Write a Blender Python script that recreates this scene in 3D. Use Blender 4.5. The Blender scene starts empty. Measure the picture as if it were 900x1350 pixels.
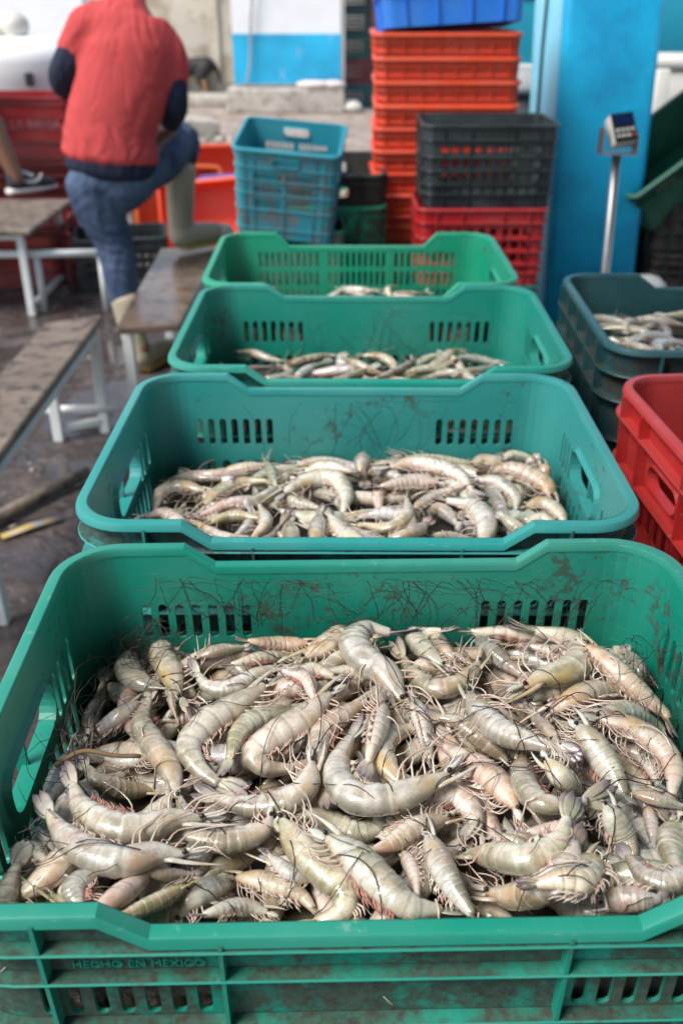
import bpy, math, random
import numpy as np
from mathutils import Vector, Matrix
rng = np.random.default_rng(7); random.seed(7)
S = bpy.context.scene; C = S.collection
R = math.radians
# ------------------------------------------------------------------ camera model (photo pixels, 900 x 1350)
F, H0 = 1250.0, 1.5
TH = math.atan(695 / 1250); CT, ST = math.cos(TH), math.sin(TH)
def ray(px, py):
    u = (px - 450) / F; v = -(py - 675) / F
    return u, CT + v * ST, -ST + v * CT
def at_z(px, py, z):
    a, b, c = ray(px, py); t = (z - H0) / c
    return np.array((a * t, b * t, z))
def at_y(px, py, y):
    a, b, c = ray(px, py); t = y / b
    return np.array((a * t, y, H0 + c * t))
def scale_at(p):
    return F / (p[1] * CT - (p[2] - H0) * ST)

# ------------------------------------------------------------------ mesh helpers
class MB:
    def __init__(s): s.v = []; s.f = []; s.uv = []; s.n = 0; s.uc = None
    def add(s, V, Fc, uv=None):
        V = np.asarray(V, float).reshape(-1, 3)
        s.v.append(V); s.f += [tuple(i + s.n for i in f) for f in Fc]
        uv = np.zeros((len(V), 2)) if uv is None else np.array(uv, float)
        if s.uc is not None: uv[:, 0] = s.uc; uv[:, 1] = .5
        s.uv.append(uv); s.n += len(V)
    def box(s, c, d, M=None, bev=0.0):
        x, y, z = d[0] / 2, d[1] / 2, d[2] / 2
        if bev <= 0:
            V = [(i * x, j * y, k * z) for k in (-1, 1) for j in (-1, 1) for i in (-1, 1)]
            Fc = [(0, 2, 3, 1), (4, 5, 7, 6), (0, 1, 5, 4), (2, 6, 7, 3), (0, 4, 6, 2), (1, 3, 7, 5)]
        else:
            V = []; Fc = []
            b = bev; rings = [(-z, b), (-z + b, 0), (z - b, 0), (z, b)]
            for zz, ins in rings:
                hx, hy = x - ins, y - ins
                for cx_, cy_, a0 in ((1, 1, 0), (-1, 1, 90), (-1, -1, 180), (1, -1, 270)):
                    for q in range(4):
                        a = R(a0 + q * 30)
                        V.append((cx_ * (hx - b) + b * math.cos(a), cy_ * (hy - b) + b * math.sin(a), zz))
            for r in range(3):
                for q in range(16):
                    Fc.append((r * 16 + q, r * 16 + (q + 1) % 16, r * 16 + 16 + (q + 1) % 16, r * 16 + 16 + q))
            Fc.append(tuple(range(15, -1, -1))); Fc.append(tuple(range(48, 64)))
        V = np.array(V)
        if M is not None: V = V @ np.array(M.to_3x3()).T
        s.add(V + np.array(c), Fc); return s
    def loft(s, P, U, V, ru, rv, k=10, uv=None, flat=1.0, cap=True, mod=None):
        P = np.asarray(P, float); n = len(P)
        a = np.arange(k) * 2 * math.pi / k; ca, sa = np.cos(a), np.sin(a)
        ru = np.broadcast_to(ru, n); rv = np.broadcast_to(rv, n)
        cu = np.where(ca < 0, ca * flat, ca)
        md = 1. if mod is None else mod(ca)
        X = P[:, None, :] + (md * ru[:, None] * cu[None])[..., None] * U[:, None, :] + (md * rv[:, None] * sa[None])[..., None] * V[:, None, :]
        Fc = []
        for i in range(n - 1):
            for j in range(k):
                j2 = (j + 1) % k
                Fc.append((i * k + j, i * k + j2, i * k + k + j2, i * k + k + j))
        if cap:
            Fc.append(tuple(range(k - 1, -1, -1))); Fc.append(tuple((n - 1) * k + j for j in range(k)))
        UVs = np.zeros((n, k, 2))
        UVs[..., 0] = (np.linspace(0, 1, n) if uv is None else uv)[:, None]
        UVs[..., 1] = (0.5 + 0.5 * ca)[None]
        s.add(X.reshape(-1, 3), Fc, UVs.reshape(-1, 2)); return s
    def tube(s, P, r, k=6):
        P = np.asarray(P, float); T = tang(P); U, V = frames(T)
        return s.loft(P, U, V, r, r, k)
    def build(s, name, mat, parent=None, smooth=True, color=None, uv=False):
        me = bpy.data.meshes.new(name)
        V = np.concatenate(s.v) if s.v else np.zeros((0, 3))
        me.from_pydata(V.tolist(), [], s.f)
        if smooth: me.polygons.foreach_set('use_smooth', np.ones(len(me.polygons), bool))
        if uv:
            l = me.uv_layers.new(name='UVMap'); UV = np.concatenate(s.uv)
            idx = np.empty(len(me.loops), np.int32); me.loops.foreach_get('vertex_index', idx)
            l.data.foreach_set('uv', UV[idx].astype(np.float32).ravel())
        me.update()
        me.materials.append(mat)
        o = bpy.data.objects.new(name, me); C.objects.link(o)
        if parent is not None: o.parent = parent
        if color is not None: o.color = (*color, 1)
        return o
def nrm(a):
    a = np.asarray(a, float); return a / np.maximum(np.linalg.norm(a, axis=-1, keepdims=True), 1e-9)
def tang(P):
    T = np.empty_like(P); T[1:-1] = P[2:] - P[:-2]; T[0] = P[1] - P[0]; T[-1] = P[-1] - P[-2]
    return nrm(T)
def frames(T, up=(0, 0, 1)):
    up = np.array(up, float)
    U = np.empty_like(T)
    p = up - T[0] * (T[0] @ up)
    if np.linalg.norm(p) < .05: p = np.array((1, 0, 0)) - T[0] * T[0][0]
    for i in range(len(T)):
        p = p - T[i] * (T[i] @ p); p = p / max(np.linalg.norm(p), 1e-9); U[i] = p
    return U, np.cross(T, U)
def spline(P, n):
    P = np.asarray(P, float)
    if len(P) == 2: P = np.array([P[0], P[0] * .5 + P[1] * .5, P[1]])
    E = np.vstack([2 * P[0] - P[1], P, 2 * P[-1] - P[-2]])
    out = []
    for i in range(len(P) - 1):
        p0, p1, p2, p3 = E[i:i + 4]
        for t in np.linspace(0, 1, 16, endpoint=False):
            out.append(.5 * ((2 * p1) + (-p0 + p2) * t + (2 * p0 - 5 * p1 + 4 * p2 - p3) * t * t + (-p0 + 3 * p1 - 3 * p2 + p3) * t ** 3))
    out.append(P[-1]); out = np.array(out)
    return resample(out, n)
def resample(P, n, ts=None):
    d = np.r_[0, np.cumsum(np.linalg.norm(np.diff(P, axis=0), axis=1))]; d /= max(d[-1], 1e-9)
    t = np.linspace(0, 1, n) if ts is None else ts
    return np.stack([np.interp(t, d, P[:, i]) for i in range(P.shape[1])], 1)
def length(P): return np.linalg.norm(np.diff(P, axis=0), axis=1).sum()

def tag(o, label=None, cat=None, group=None, kind=None):
    if label: o['label'] = label
    if cat: o['category'] = cat
    if group: o['group'] = group
    if kind: o['kind'] = kind
    return o
def thing(name, label, cat, loc=(0, 0, 0), rot=(0, 0, 0), group=None):
    o = bpy.data.objects.new(name, None); C.objects.link(o); o.empty_display_size = .05
    o.location = loc; o.rotation_euler = rot
    return tag(o, label, cat, group)
def copy_tree(o, loc, rot, label, group=None, color=None):
    r = o.copy(); C.objects.link(r); r.location = loc; r.rotation_euler = rot
    tag(r, label, None, group)
    def rec(src, dst):
        for ch in list(src.children):
            c = ch.copy(); C.objects.link(c); c.parent = dst
            if color is not None: c.color = (*color, 1)
            rec(ch, c)
    rec(o, r)
    return r

# ------------------------------------------------------------------ materials
class NT:
    def __init__(s, name):
        s.m = bpy.data.materials.new(name); s.m.use_nodes = True
        s.t = s.m.node_tree; s.p = s.t.nodes['Principled BSDF']
    def n(s, ty, **kw):
        x = s.t.nodes.new(ty)
        for k, v in kw.items():
            if k.startswith('i_'): x.inputs[k[2:].replace('_', ' ')].default_value = v
            else: setattr(x, k, v)
        return x
    def l(s, a, b): s.t.links.new(a, b)
    def noise(s, vec, scale, detail=3, rough=.55, dist=0.0):
        x = s.n('ShaderNodeTexNoise'); x.inputs['Scale'].default_value = scale; x.inputs['Detail'].default_value = detail
        x.inputs['Roughness'].default_value = rough; x.inputs['Distortion'].default_value = dist
        if vec is not None: s.l(vec, x.inputs['Vector'])
        return x.outputs['Fac']
    def ramp(s, fac, stops, interp='LINEAR'):
        x = s.n('ShaderNodeValToRGB'); e = x.color_ramp.elements; x.color_ramp.interpolation = interp
        while len(e) > len(stops): e.remove(e[-1])
        while len(e) < len(stops): e.new(.5)
        for q, (p, c) in zip(e, stops):
            q.position = p; q.color = (*c, 1) if hasattr(c, '__len__') else (c, c, c, 1)
        s.l(fac, x.inputs['Fac']); return x.outputs['Color']
    def mix(s, fac, a, b, mode='MIX'):
        x = s.n('ShaderNodeMix', data_type='RGBA', blend_type=mode)
        for sock, val in ((0, fac), (6, a), (7, b)):
            if isinstance(val, (int, float)): x.inputs[sock].default_value = val if sock == 0 else (val, val, val, 1)
            elif hasattr(val, '__len__'): x.inputs[sock].default_value = (*val, 1)
            else: s.l(val, x.inputs[sock])
        return x.outputs[2]
    def math(s, op, a, b=0.0):
        x = s.n('ShaderNodeMath', operation=op)
        for i, val in ((0, a), (1, b)):
            if isinstance(val, (int, float)): x.inputs[i].default_value = val
            else: s.l(val, x.inputs[i])
        return x.outputs[0]
    def bump(s, h, strength=.3, dist=.002):
        x = s.n('ShaderNodeBump'); x.inputs['Strength'].default_value = strength; x.inputs['Distance'].default_value = dist
        s.l(h, x.inputs['Height']); s.l(x.outputs['Normal'], s.p.inputs['Normal'])
    def set(s, **kw):
        for k, v in kw.items():
            k = k.replace('_', ' ')
            if hasattr(v, 'is_output'): s.l(v, s.p.inputs[k])
            elif hasattr(v, '__len__'): s.p.inputs[k].default_value = (*v, 1)
            else: s.p.inputs[k].default_value = v
    def coords(s, jitter=True):
        tc = s.n('ShaderNodeTexCoord').outputs['Object']
        if not jitter: return tc
        oi = s.n('ShaderNodeObjectInfo')
        v = s.n('ShaderNodeVectorMath', operation='MULTIPLY_ADD')
        cx = s.n('ShaderNodeCombineXYZ')
        for i in range(3): s.l(oi.outputs['Random'], cx.inputs[i])
        s.l(cx.outputs[0], v.inputs[0]); v.inputs[1].default_value = (37., 19., 53.); s.l(tc, v.inputs[2])
        return v.outputs[0]

def plain(name, col, rough=.6, bumpy=0., scale=40, var=.15, dirt=None, dirt_amt=.5, metal=0.):
    m = NT(name); co = m.coords()
    n1 = m.noise(co, scale * .25, 4)
    c = m.mix(m.ramp(n1, [(.3, 0.), (.7, 1.)]), [x * (1 - var) for x in col], [min(1, x * (1 + var)) for x in col])
    if dirt is not None:
        n2 = m.noise(co, scale * .6, 6, .65)
        c = m.mix(m.ramp(n2, [(1 - dirt_amt - .06, 0.), (1 - dirt_amt + .1, 1.)]), c, dirt)
    m.set(Base_Color=c, Roughness=rough, Metallic=metal)
    if bumpy: m.bump(m.noise(co, scale, 5), bumpy, .004)
    return m.m

def plastic(name, dirt_amt=.28, dirt=(.050, .033, .023), rough=.42, fade=.3, outer=0., ledge=0.):
    m = NT(name); co = m.coords()
    oi = m.n('ShaderNodeObjectInfo').outputs['Color']
    big = m.noise(co, 5, 4, .6)
    c = m.mix(m.math('MULTIPLY', m.ramp(big, [(.35, 0.), (.75, 1.)]), fade), oi, m.mix(.30, oi, (.45, .68, .62)))
    # pale scuffs
    mp = m.n('ShaderNodeMapping'); m.l(co, mp.inputs['Vector']); mp.inputs['Scale'].default_value = (14, 14, 120); mp.inputs['Rotation'].default_value = (.5, .7, .3)
    sc = m.noise(mp.outputs[0], 3.5, 5, .7)
    c = m.mix(m.math('MULTIPLY', m.ramp(sc, [(.62, 0.), (.70, 1.)]), .26), c, (.42, .58, .52))
    # mud: small flecks that gather in places
    n1 = m.noise(co, 7, 4, .6, .3); n2 = m.noise(co, 120, 5, .75); n3 = m.noise(co, 32, 4, .7)
    d = m.ramp(m.math('ADD', m.math('ADD', m.math('MULTIPLY', n1, .42), m.math('MULTIPLY', n2, .28)), m.math('MULTIPLY', n3, .30)), [(.80 - dirt_amt, 0.), (.84 - dirt_amt, 1.)])
    ge = m.n('ShaderNodeNewGeometry'); tc0 = m.n('ShaderNodeTexCoord')
    mud = m.math('ADD', m.math('MULTIPLY', n1, .5), m.math('MULTIPLY', n3, .5))
    if outer:      # mud splashed on the outside faces
        vd = m.n('ShaderNodeVectorMath', operation='DOT_PRODUCT'); mu = m.n('ShaderNodeVectorMath', operation='MULTIPLY'); mu.inputs[1].default_value = (1, 1, 0)
        m.l(tc0.outputs['Object'], mu.inputs[0]); m.l(mu.outputs[0], vd.inputs[0]); m.l(tc0.outputs['Normal'], vd.inputs[1])
        o_ = m.ramp(vd.outputs['Value'], [(.08, 0.), (.12, 1.)])
        d = m.math('MAXIMUM', d, m.math('MULTIPLY', o_, m.ramp(mud, [(.56 - outer, 0.), (.64 - outer, 1.)])))
    if ledge:      # and lying on the upper side of the ledges
        sz = m.n('ShaderNodeSeparateXYZ'); m.l(tc0.outputs['Normal'], sz.inputs[0])
        d = m.math('MAXIMUM', d, m.math('MULTIPLY', m.ramp(sz.outputs[2], [(.7, 0.), (.9, 1.)]), m.ramp(mud, [(.50 - ledge, 0.), (.62 - ledge, 1.)])))
    c = m.mix(m.math('MULTIPLY', d, m.ramp(n2, [(.35, .97), (.68, .55)])), c, m.mix(m.ramp(n3, [(.35, 0.), (.65, 1.)]), [x * .6 for x in dirt], [x * 1.4 for x in dirt]))
    m.set(Base_Color=c, Roughness=m.mix(d, rough, .8))
    m.bump(m.noise(co, 220, 4), .12, .001)
    return m.m
M_PL = plastic('crate_plastic', .232, outer=.145)
M_RIM = plastic('rim_plastic', .19, rough=.38, fade=.4)
M_RIB = plastic('muddy_rib_plastic', .24, (.040, .026, .018), outer=.02, ledge=.11)
M_BG = plastic('worn_plastic', .19)

def shrimp_mat(detail=True):
    m = NT('shrimp_shell'); tc = m.n('ShaderNodeTexCoord'); co = m.coords()
    oi = m.n('ShaderNodeObjectInfo'); base = oi.outputs['Color']
    sep = m.n('ShaderNodeSeparateXYZ'); m.l(tc.outputs['UV'], sep.inputs[0]); u, v = sep.outputs[0], sep.outputs[1]
    head = m.ramp(u, [(.31, 1.), (.36, 0.)])
    n1 = m.noise(co, 90, 4, .6); n2 = m.noise(co, 38, 3, .5)
    # translucent grey patches against milky flesh
    mot = m.math('ADD', m.math('MULTIPLY', n2, .55), m.math('MULTIPLY', n1, .45))
    k = m.math('ADD', mot, m.math('MULTIPLY', m.math('SUBTRACT', .64, v), .32))      # darker pigment along the back
    c = m.mix(m.ramp(k, [(.37, 0.), (.55, 1.)]), m.mix(.52, base, (.16, .15, .115)), m.mix(.48, base, (.86, .84, .78)))
    # carapace: warmer with brown organ showing through
    hb = m.ramp(u, [(.0, .4), (.10, 1.), (.24, .9), (.34, .3)])
    hn = m.ramp(m.noise(co, 60, 4, .6), [(.42, 0.), (.66, 1.)])
    c = m.mix(m.math('MULTIPLY', m.math('MULTIPLY', head, hb), hn), c, m.mix(.25, base, (.42, .23, .07)))
    yl = m.ramp(m.noise(co, 42, 3, .5), [(.52, 0.), (.66, 1.)])
    c = m.mix(m.math('MULTIPLY', yl, m.math('ADD', .18, m.math('MULTIPLY', head, .40))), c, (.56, .38, .13))
    # segment borders: thin pale line then darker line
    st = []
    for b in (.345, .45, .555, .65, .74, .825):
        st += [(b - .018, 0.), (b - .006, 1.), (b + .003, 0.)]
    c = m.mix(m.math('MULTIPLY', m.ramp(u, st), .5), c, (.74, .69, .56))
    st2 = []
    for b in (.345, .45, .555, .65, .74, .825):
        st2 += [(b + .002, 0.), (b + .008, 1.), (b + .028, 0.)]
    c = m.mix(m.math('MULTIPLY', m.ramp(u, st2), .42), c, m.mix(.6, base, (.16, .15, .11), 'MULTIPLY'))
    # dusky dorsal line, pinkish belly edge
    c = m.mix(m.math('MULTIPLY', m.ramp(v, [(.93, 0.), (1., 1.)]), .5), c, (.15, .14, .09))
    c = m.mix(m.math('MULTIPLY', m.ramp(v, [(.0, 1.), (.22, 0.)]), m.math('MULTIPLY', m.ramp(n2, [(.4, 0.), (.6, 1.)]), .55)), c, (.55, .28, .20))
    # blood-pink blush on some
    bl = m.ramp(m.noise(co, 30, 3), [(.54, 0.), (.70, 1.)])
    c = m.mix(m.math('MULTIPLY', bl, .40), c, (.55, .31, .22))
    # dark pigment specks
    vo = m.n('ShaderNodeTexVoronoi'); m.l(co, vo.inputs['Vector']); vo.inputs['Scale'].default_value = 520
    sp = m.ramp(vo.outputs['Distance'], [(.12, 1.), (.24, 0.)])
    c = m.mix(m.math('MULTIPLY', m.math('MULTIPLY', sp, m.ramp(n1, [(.40, 0.), (.55, 1.)])), .7), c, (.08, .075, .05))
    m.set(Base_Color=c, Roughness=m.ramp(n1, [(.3, .16), (.7, .38)]), Subsurface_Weight=.40, Subsurface_Scale=.008, Coat_Weight=.9, Coat_Roughness=.07, IOR=1.5)
    m.p.inputs['Subsurface Radius'].default_value = (1., .7, .45)
    bp_ = m.n('ShaderNodeBump'); bp_.inputs['Strength'].default_value = .25; bp_.inputs['Distance'].default_value = .0012; m.l(m.noise(co, 190, 3, .6), bp_.inputs['Height']); m.l(bp_.outputs['Normal'], m.p.inputs['Coat Normal'])
    m.bump(m.math('ADD', m.math('ADD', m.noise(co, 300, 4, .65), m.math('MULTIPLY', n1, .9)), m.math('MULTIPLY', n2, 1.)), .32, .0018)
    return m.m
M_SH = shrimp_mat()
def fan_mat():
    m = NT('shrimp_tail_fan'); tc = m.n('ShaderNodeTexCoord'); co = m.coords()
    base = m.n('ShaderNodeObjectInfo').outputs['Color']
    sep = m.n('ShaderNodeSeparateXYZ'); m.l(tc.outputs['UV'], sep.inputs[0])
    n = m.noise(co, 130, 3)
    k = m.math('ADD', sep.outputs[0], m.math('MULTIPLY', m.math('SUBTRACT', n, .5), .5))
    c = m.mix(m.ramp(k, [(.35, 0.), (.85, 1.)]), m.mix(.35, base, (.36, .36, .33)), (.17, .125, .15))
    m.set(Base_Color=c, Roughness=.3, Coat_Weight=.3, Subsurface_Weight=.1, Subsurface_Scale=.003)
    m.bump(m.noise(co, 500, 2), .2, .0008)
    return m.m
M_FAN = fan_mat()
def leg_mat():
    m = NT('shrimp_leg'); co = m.coords()
    c = m.mix(m.ramp(m.noise(co, 45, 2), [(.38, 0.), (.62, 1.)]), (.68, .60, .49), (.54, .37, .30))
    m.set(Base_Color=c, Roughness=.25, Subsurface_Weight=.15, Subsurface_Scale=.003, Coat_Weight=.4); return m.m
M_LEG = leg_mat()
M_SWIM = plain('swimmeret_red', (.44, .22, .17), .35, .2, 90, .4)
M_ANT = plain('feeler_brown', (.030, .012, .010), .4, var=.4)
def eye_mat():
    m = NT('shrimp_eye'); m.set(Base_Color=(.012, .011, .012), Roughness=.12); return m.m
M_EYE = eye_mat()
M_MASS = plain('packed_shrimp_shade', (.07, .06, .042), .35, .8, 60, .4)  # extra dark: the shade in the gaps is put into this colour

# ------------------------------------------------------------------ shrimp
BT = (.345, .45, .555, .65, .74, .825, 1.0)
def body_ts(fine):
    if not fine:
        ts = np.r_[np.linspace(0, .335, 9), [.349, .40, .445, .456, .505, .55, .561, .61, .645, .656, .70, .735, .746, .79, .82, .832, .9, .96, 1.0]]
    else:
        ts = list(np.linspace(0, .338, 16)); a = .345
        for b in BT[1:]:
            ts += [a + .005] + list(np.linspace(a + .02, b - .018, 5)) + [b - .005]; a = b
        ts = np.array(ts)
    ts = np.clip(ts, 0, 1)
    rad = np.interp(ts, [0, .04, .10, .18, .27, .35, .46, .6, .74, .82, .90, 1.0], [.17, .32, .54, .77, .91, .96, .99, .92, .76, .62, .47, .29])
    saw = np.ones(len(ts)); a = .345
    for b in BT[1:]:
        mk = (ts > a) & (ts < b); q = (ts[mk] - a) / (b - a)
        saw[mk] = .984 + .028 * np.minimum(1, q * 1.15); a = b
    return ts, rad * saw
TS = {True: body_ts(True), False: body_ts(False)}
def leaf(mb, base, d, w, L, W, n, k=6):
    """thin blade from base along d, width along w, thickness along n"""
    t = np.array((0, .12, .35, .65, .88, 1.))
    prof = np.array((.35, .62, .95, 1., .62, .08))
    P = base + np.outer(t * L, d) + np.outer((t ** 2) * L * .10, n)
    m = len(t)
    mb.loft(P, np.tile(w, (m, 1)), np.tile(n, (m, 1)), prof * W, np.full(m, .0006), k)
def make_shrimp(path, Rb, dors, roll, tint, label, group, detail=2, seed=0, ant=None):
    """path: centre line from the head to the tail; detail 3 full parts, 2 fewer, 1 single mesh"""
    rs = np.random.default_rng(seed)
    fine = detail >= 2
    ts, prof = TS[fine]
    dense = resample(path, 80)
    P = resample(dense, 0, ts); T = tang(P)
    hp = np.stack([-T[:, 1], T[:, 0], np.zeros(len(T))], 1)      # left of travel seen from above
    D = dors * hp * math.cos(roll) + np.array((0, 0, 1.)) * math.sin(roll)
    D = nrm(D - T * (D * T).sum(1, keepdims=True)); B = np.cross(T, D)
    rd = prof * Rb; rl = rd * np.interp(ts, [0, .3, .8, 1], [.74, .80, .82, .86])
    L = length(dense)
    k = 18 if fine else 12
    o = thing('shrimp', label, 'shrimp', tuple(P[len(P) // 2]), group=group)
    off = -P[len(P) // 2]
    body = MB(); q_ = np.zeros(len(ts)); a_ = .345
    for b_ in BT[1:]:
        mk = (ts >= a_) & (ts <= b_); q_[mk] = np.sin((ts[mk] - a_) / (b_ - a_) * math.pi); a_ = b_
    wob = rs.normal(0, .015, len(ts))
    pleura = lambda ca: 1 + np.exp(-((ca + .50) / .34) ** 2)[None] * ((.11 * q_ - .05) * (ts > .33) + .04 * (ts < .3))[:, None] + wob[:, None]
    body.loft(P + off, D, B, rd, rl, k, uv=ts, flat=.86, mod=pleura)
    # rostrum and antennal scales
    fw = -T[0]; P0 = P[0] + off
    i1 = int(np.argmin(abs(ts - .12)))
    st = P[i1] + off + D[i1] * rd[i1] * .80
    q = np.linspace(0, 1, 7)
    tip = P0 + fw * L * .22 + D[0] * Rb * (.30 + .3 * rs.random())
    rp = st + np.outer(q, tip - st) + np.outer(np.sin(q * math.pi) * Rb * .10, D[0])
    body.loft(rp, np.tile(D[0], (7, 1)), np.tile(B[0], (7, 1)), np.interp(q, [0, .4, 1], [.20, .17, .02]) * Rb, np.interp(q, [0, .4, 1], [.12, .07, .015]) * Rb, 6, uv=np.full(7, .05))
    for s in (-1, 1):
        b0 = P0 - fw * Rb * .25 - D[0] * Rb * .08 + B[0] * s * Rb * .14
        dv = nrm(fw * 1. - D[0] * (.10 + .1 * rs.random()) + B[0] * s * (.02 + .10 * rs.random()))
        leaf(body, b0, dv, nrm(np.cross(dv, B[0])), L * (.13 + .04 * rs.random()), Rb * .27, B[0])
    single = detail == 1
    tgt = body if single else None
    def part(name, mb, mat):
        if not single: mb.build(name, mat, o, color=tint, uv=(name == 'tail_fan'))
    fan = body if single else MB()
    body.uc = .9 if single else None
    Te, De, Be, Pe = T[-1], D[-1], B[-1], P[-1] + off
    flatn = nrm(.55 * np.array((0, 0, 1.)) + .45 * De + rs.normal(0, .25, 3)); flatn = nrm(flatn - Te * (flatn @ Te)); W = np.cross(Te, flatn)
    sp = .25 + .65 * rs.random() ** 1.5
    for a, ln in ((-.40, .19), (-.16, .215), (.16, .215), (.40, .19)):
        a2 = a * sp; dv = Te * math.cos(a2) + W * math.sin(a2) + flatn * rs.normal(0, .07)
        leaf(fan, Pe + W * a * Rb * .35 - Te * .002, nrm(dv), nrm(np.cross(flatn, dv)), L * ln * 1.04, Rb * .36, flatn)
    q = np.linspace(0, 1, 5)
    fan.uc = .9 if single else None
    tp = Pe - Te * .004 + np.outer(q * L * .16, Te)
    fan.loft(tp, np.tile(flatn, (5, 1)), np.tile(W, (5, 1)), (1 - q * .9) * Rb * .16, (1 - q * .92) * Rb * .26, 6)
    if single: body.uc = .02
    # walking legs
    nl = {3: 5, 2: 3, 1: 2}[detail]
    sides = (-1, 1)
    down0 = -D
    cluster = None if detail == 3 else (body if single else MB())
    sweep = rs.choice((-1., 1.)) * .6 + .25
    for j in range(nl):
        i = int(np.argmin(abs(ts - (.07 + .21 * j / max(1, nl - 1)))))
        for s in sides:
            base = P[i] + off - D[i] * rd[i] * .72 + B[i] * s * rl[i] * .45
            ln = L * (.22 + .13 * rs.random())
            a = nrm(-D[i] + .45 * s * B[i] + (sweep + rs.normal(0, .2)) * -T[i] * .8)
            b = nrm(-D[i] * .25 + (sweep * 1.8 + rs.normal(0, .25)) * -T[i] + .15 * s * B[i] + rs.normal(0, .12, 3))
            c = nrm(b + rs.normal(0, .3, 3))
            pts = np.array([base, base + a * ln * .34, base + a * ln * .40 + b * ln * .34, base + a * ln * .40 + b * ln * .38 + c * ln * .34])
            pts[:, 2] = np.maximum(pts[:, 2], base[2] - Rb * .7)
            sp_ = spline(pts, 10)
            mb = MB() if detail == 3 else cluster
            mb.tube(sp_, np.linspace(Rb * .066, Rb * .022, 10), 5 if fine else 4)
            if detail == 3: part('leg', mb, M_LEG)
    # mouth whiskers / antennules
    wh = MB() if not single else None
    if fine:
        for j in range(5):
            b0 = P0 - D[0] * Rb * (.1 + .25 * rs.random()) + B[0] * rs.normal(0, .12) * Rb
            d1 = nrm(fw + rs.normal(0, .35, 3) - D[0] * .2); d2 = nrm(d1 + rs.normal(0, .6, 3))
            ln = L * (.16 + .16 * rs.random())
            (wh if detail == 3 else cluster).tube(spline([b0, b0 + d1 * ln * .5, b0 + d1 * ln * .5 + d2 * ln * .5], 8), np.linspace(Rb * .06, Rb * .02, 8), 4)
        if detail == 3: part('feeler_cluster', wh, M_LEG)
    # swimmerets
    pinkbelly = rs.random() < .45
    if fine and not single:
        for b in (.40, .50, .60, .695, .78):
            i = int(np.argmin(abs(ts - b)))
            mb = MB() if detail == 3 else cluster
            for s in sides:
                for jj in range(4):
                    ii = min(len(P) - 1, max(0, i + jj - 2)); base = P[ii] + off - D[ii] * rd[ii] * .74 + B[ii] * s * rl[ii] * .35
                    dv = nrm(-D[ii] * .7 + T[ii] * (.6 + rs.normal(0, .25)) + B[ii] * s * .2 + rs.normal(0, .1, 3)); ln = Rb * (.5 + .35 * rs.random())
                    mb.tube(np.array([base, base + dv * ln * .5, base + nrm(dv + .5 * T[ii]) * ln]), (Rb * .075, Rb * .06, Rb * .015), 4)
            if detail == 3: part('swimmeret', mb, M_SWIM if pinkbelly else M_LEG)
    if detail == 2: part('leg_cluster', cluster, M_LEG)
    # eyes
    if fine:
        for s in sides:
            c = P0 - fw * Rb * .05 + D[0] * Rb * .10 + B[0] * s * Rb * .27
            mb = MB(); r = Rb * .135
            qa = np.linspace(0.12, math.pi - .12, 7)
            mb.loft(c + np.outer(-np.cos(qa) * r * 1.15, nrm(fw + s * B[0] * .9)), np.tile(D[0], (7, 1)), np.tile(nrm(np.cross(nrm(fw + s * B[0] * .9), D[0])), (7, 1)), np.sin(qa) * r, np.sin(qa) * r, 8)
            mb.build('eye', M_EYE, o)
        part('tail_fan', fan, M_FAN)
    if ant is not None and fine:
        for A in ant:
            A = A + off
            mb = MB(); mb.tube(A, np.linspace(.00055, .00028, len(A)), 4); mb.build('antenna', M_ANT, o)
    if single:
        b = body.build('shrimp', M_SH, None, uv=True, color=tint)
        b.location = o.location; tag(b, label, 'shrimp', group)
        bpy.data.objects.remove(o); return b
    body.build('body', M_SH, o, uv=True, color=tint)
    return o

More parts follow.
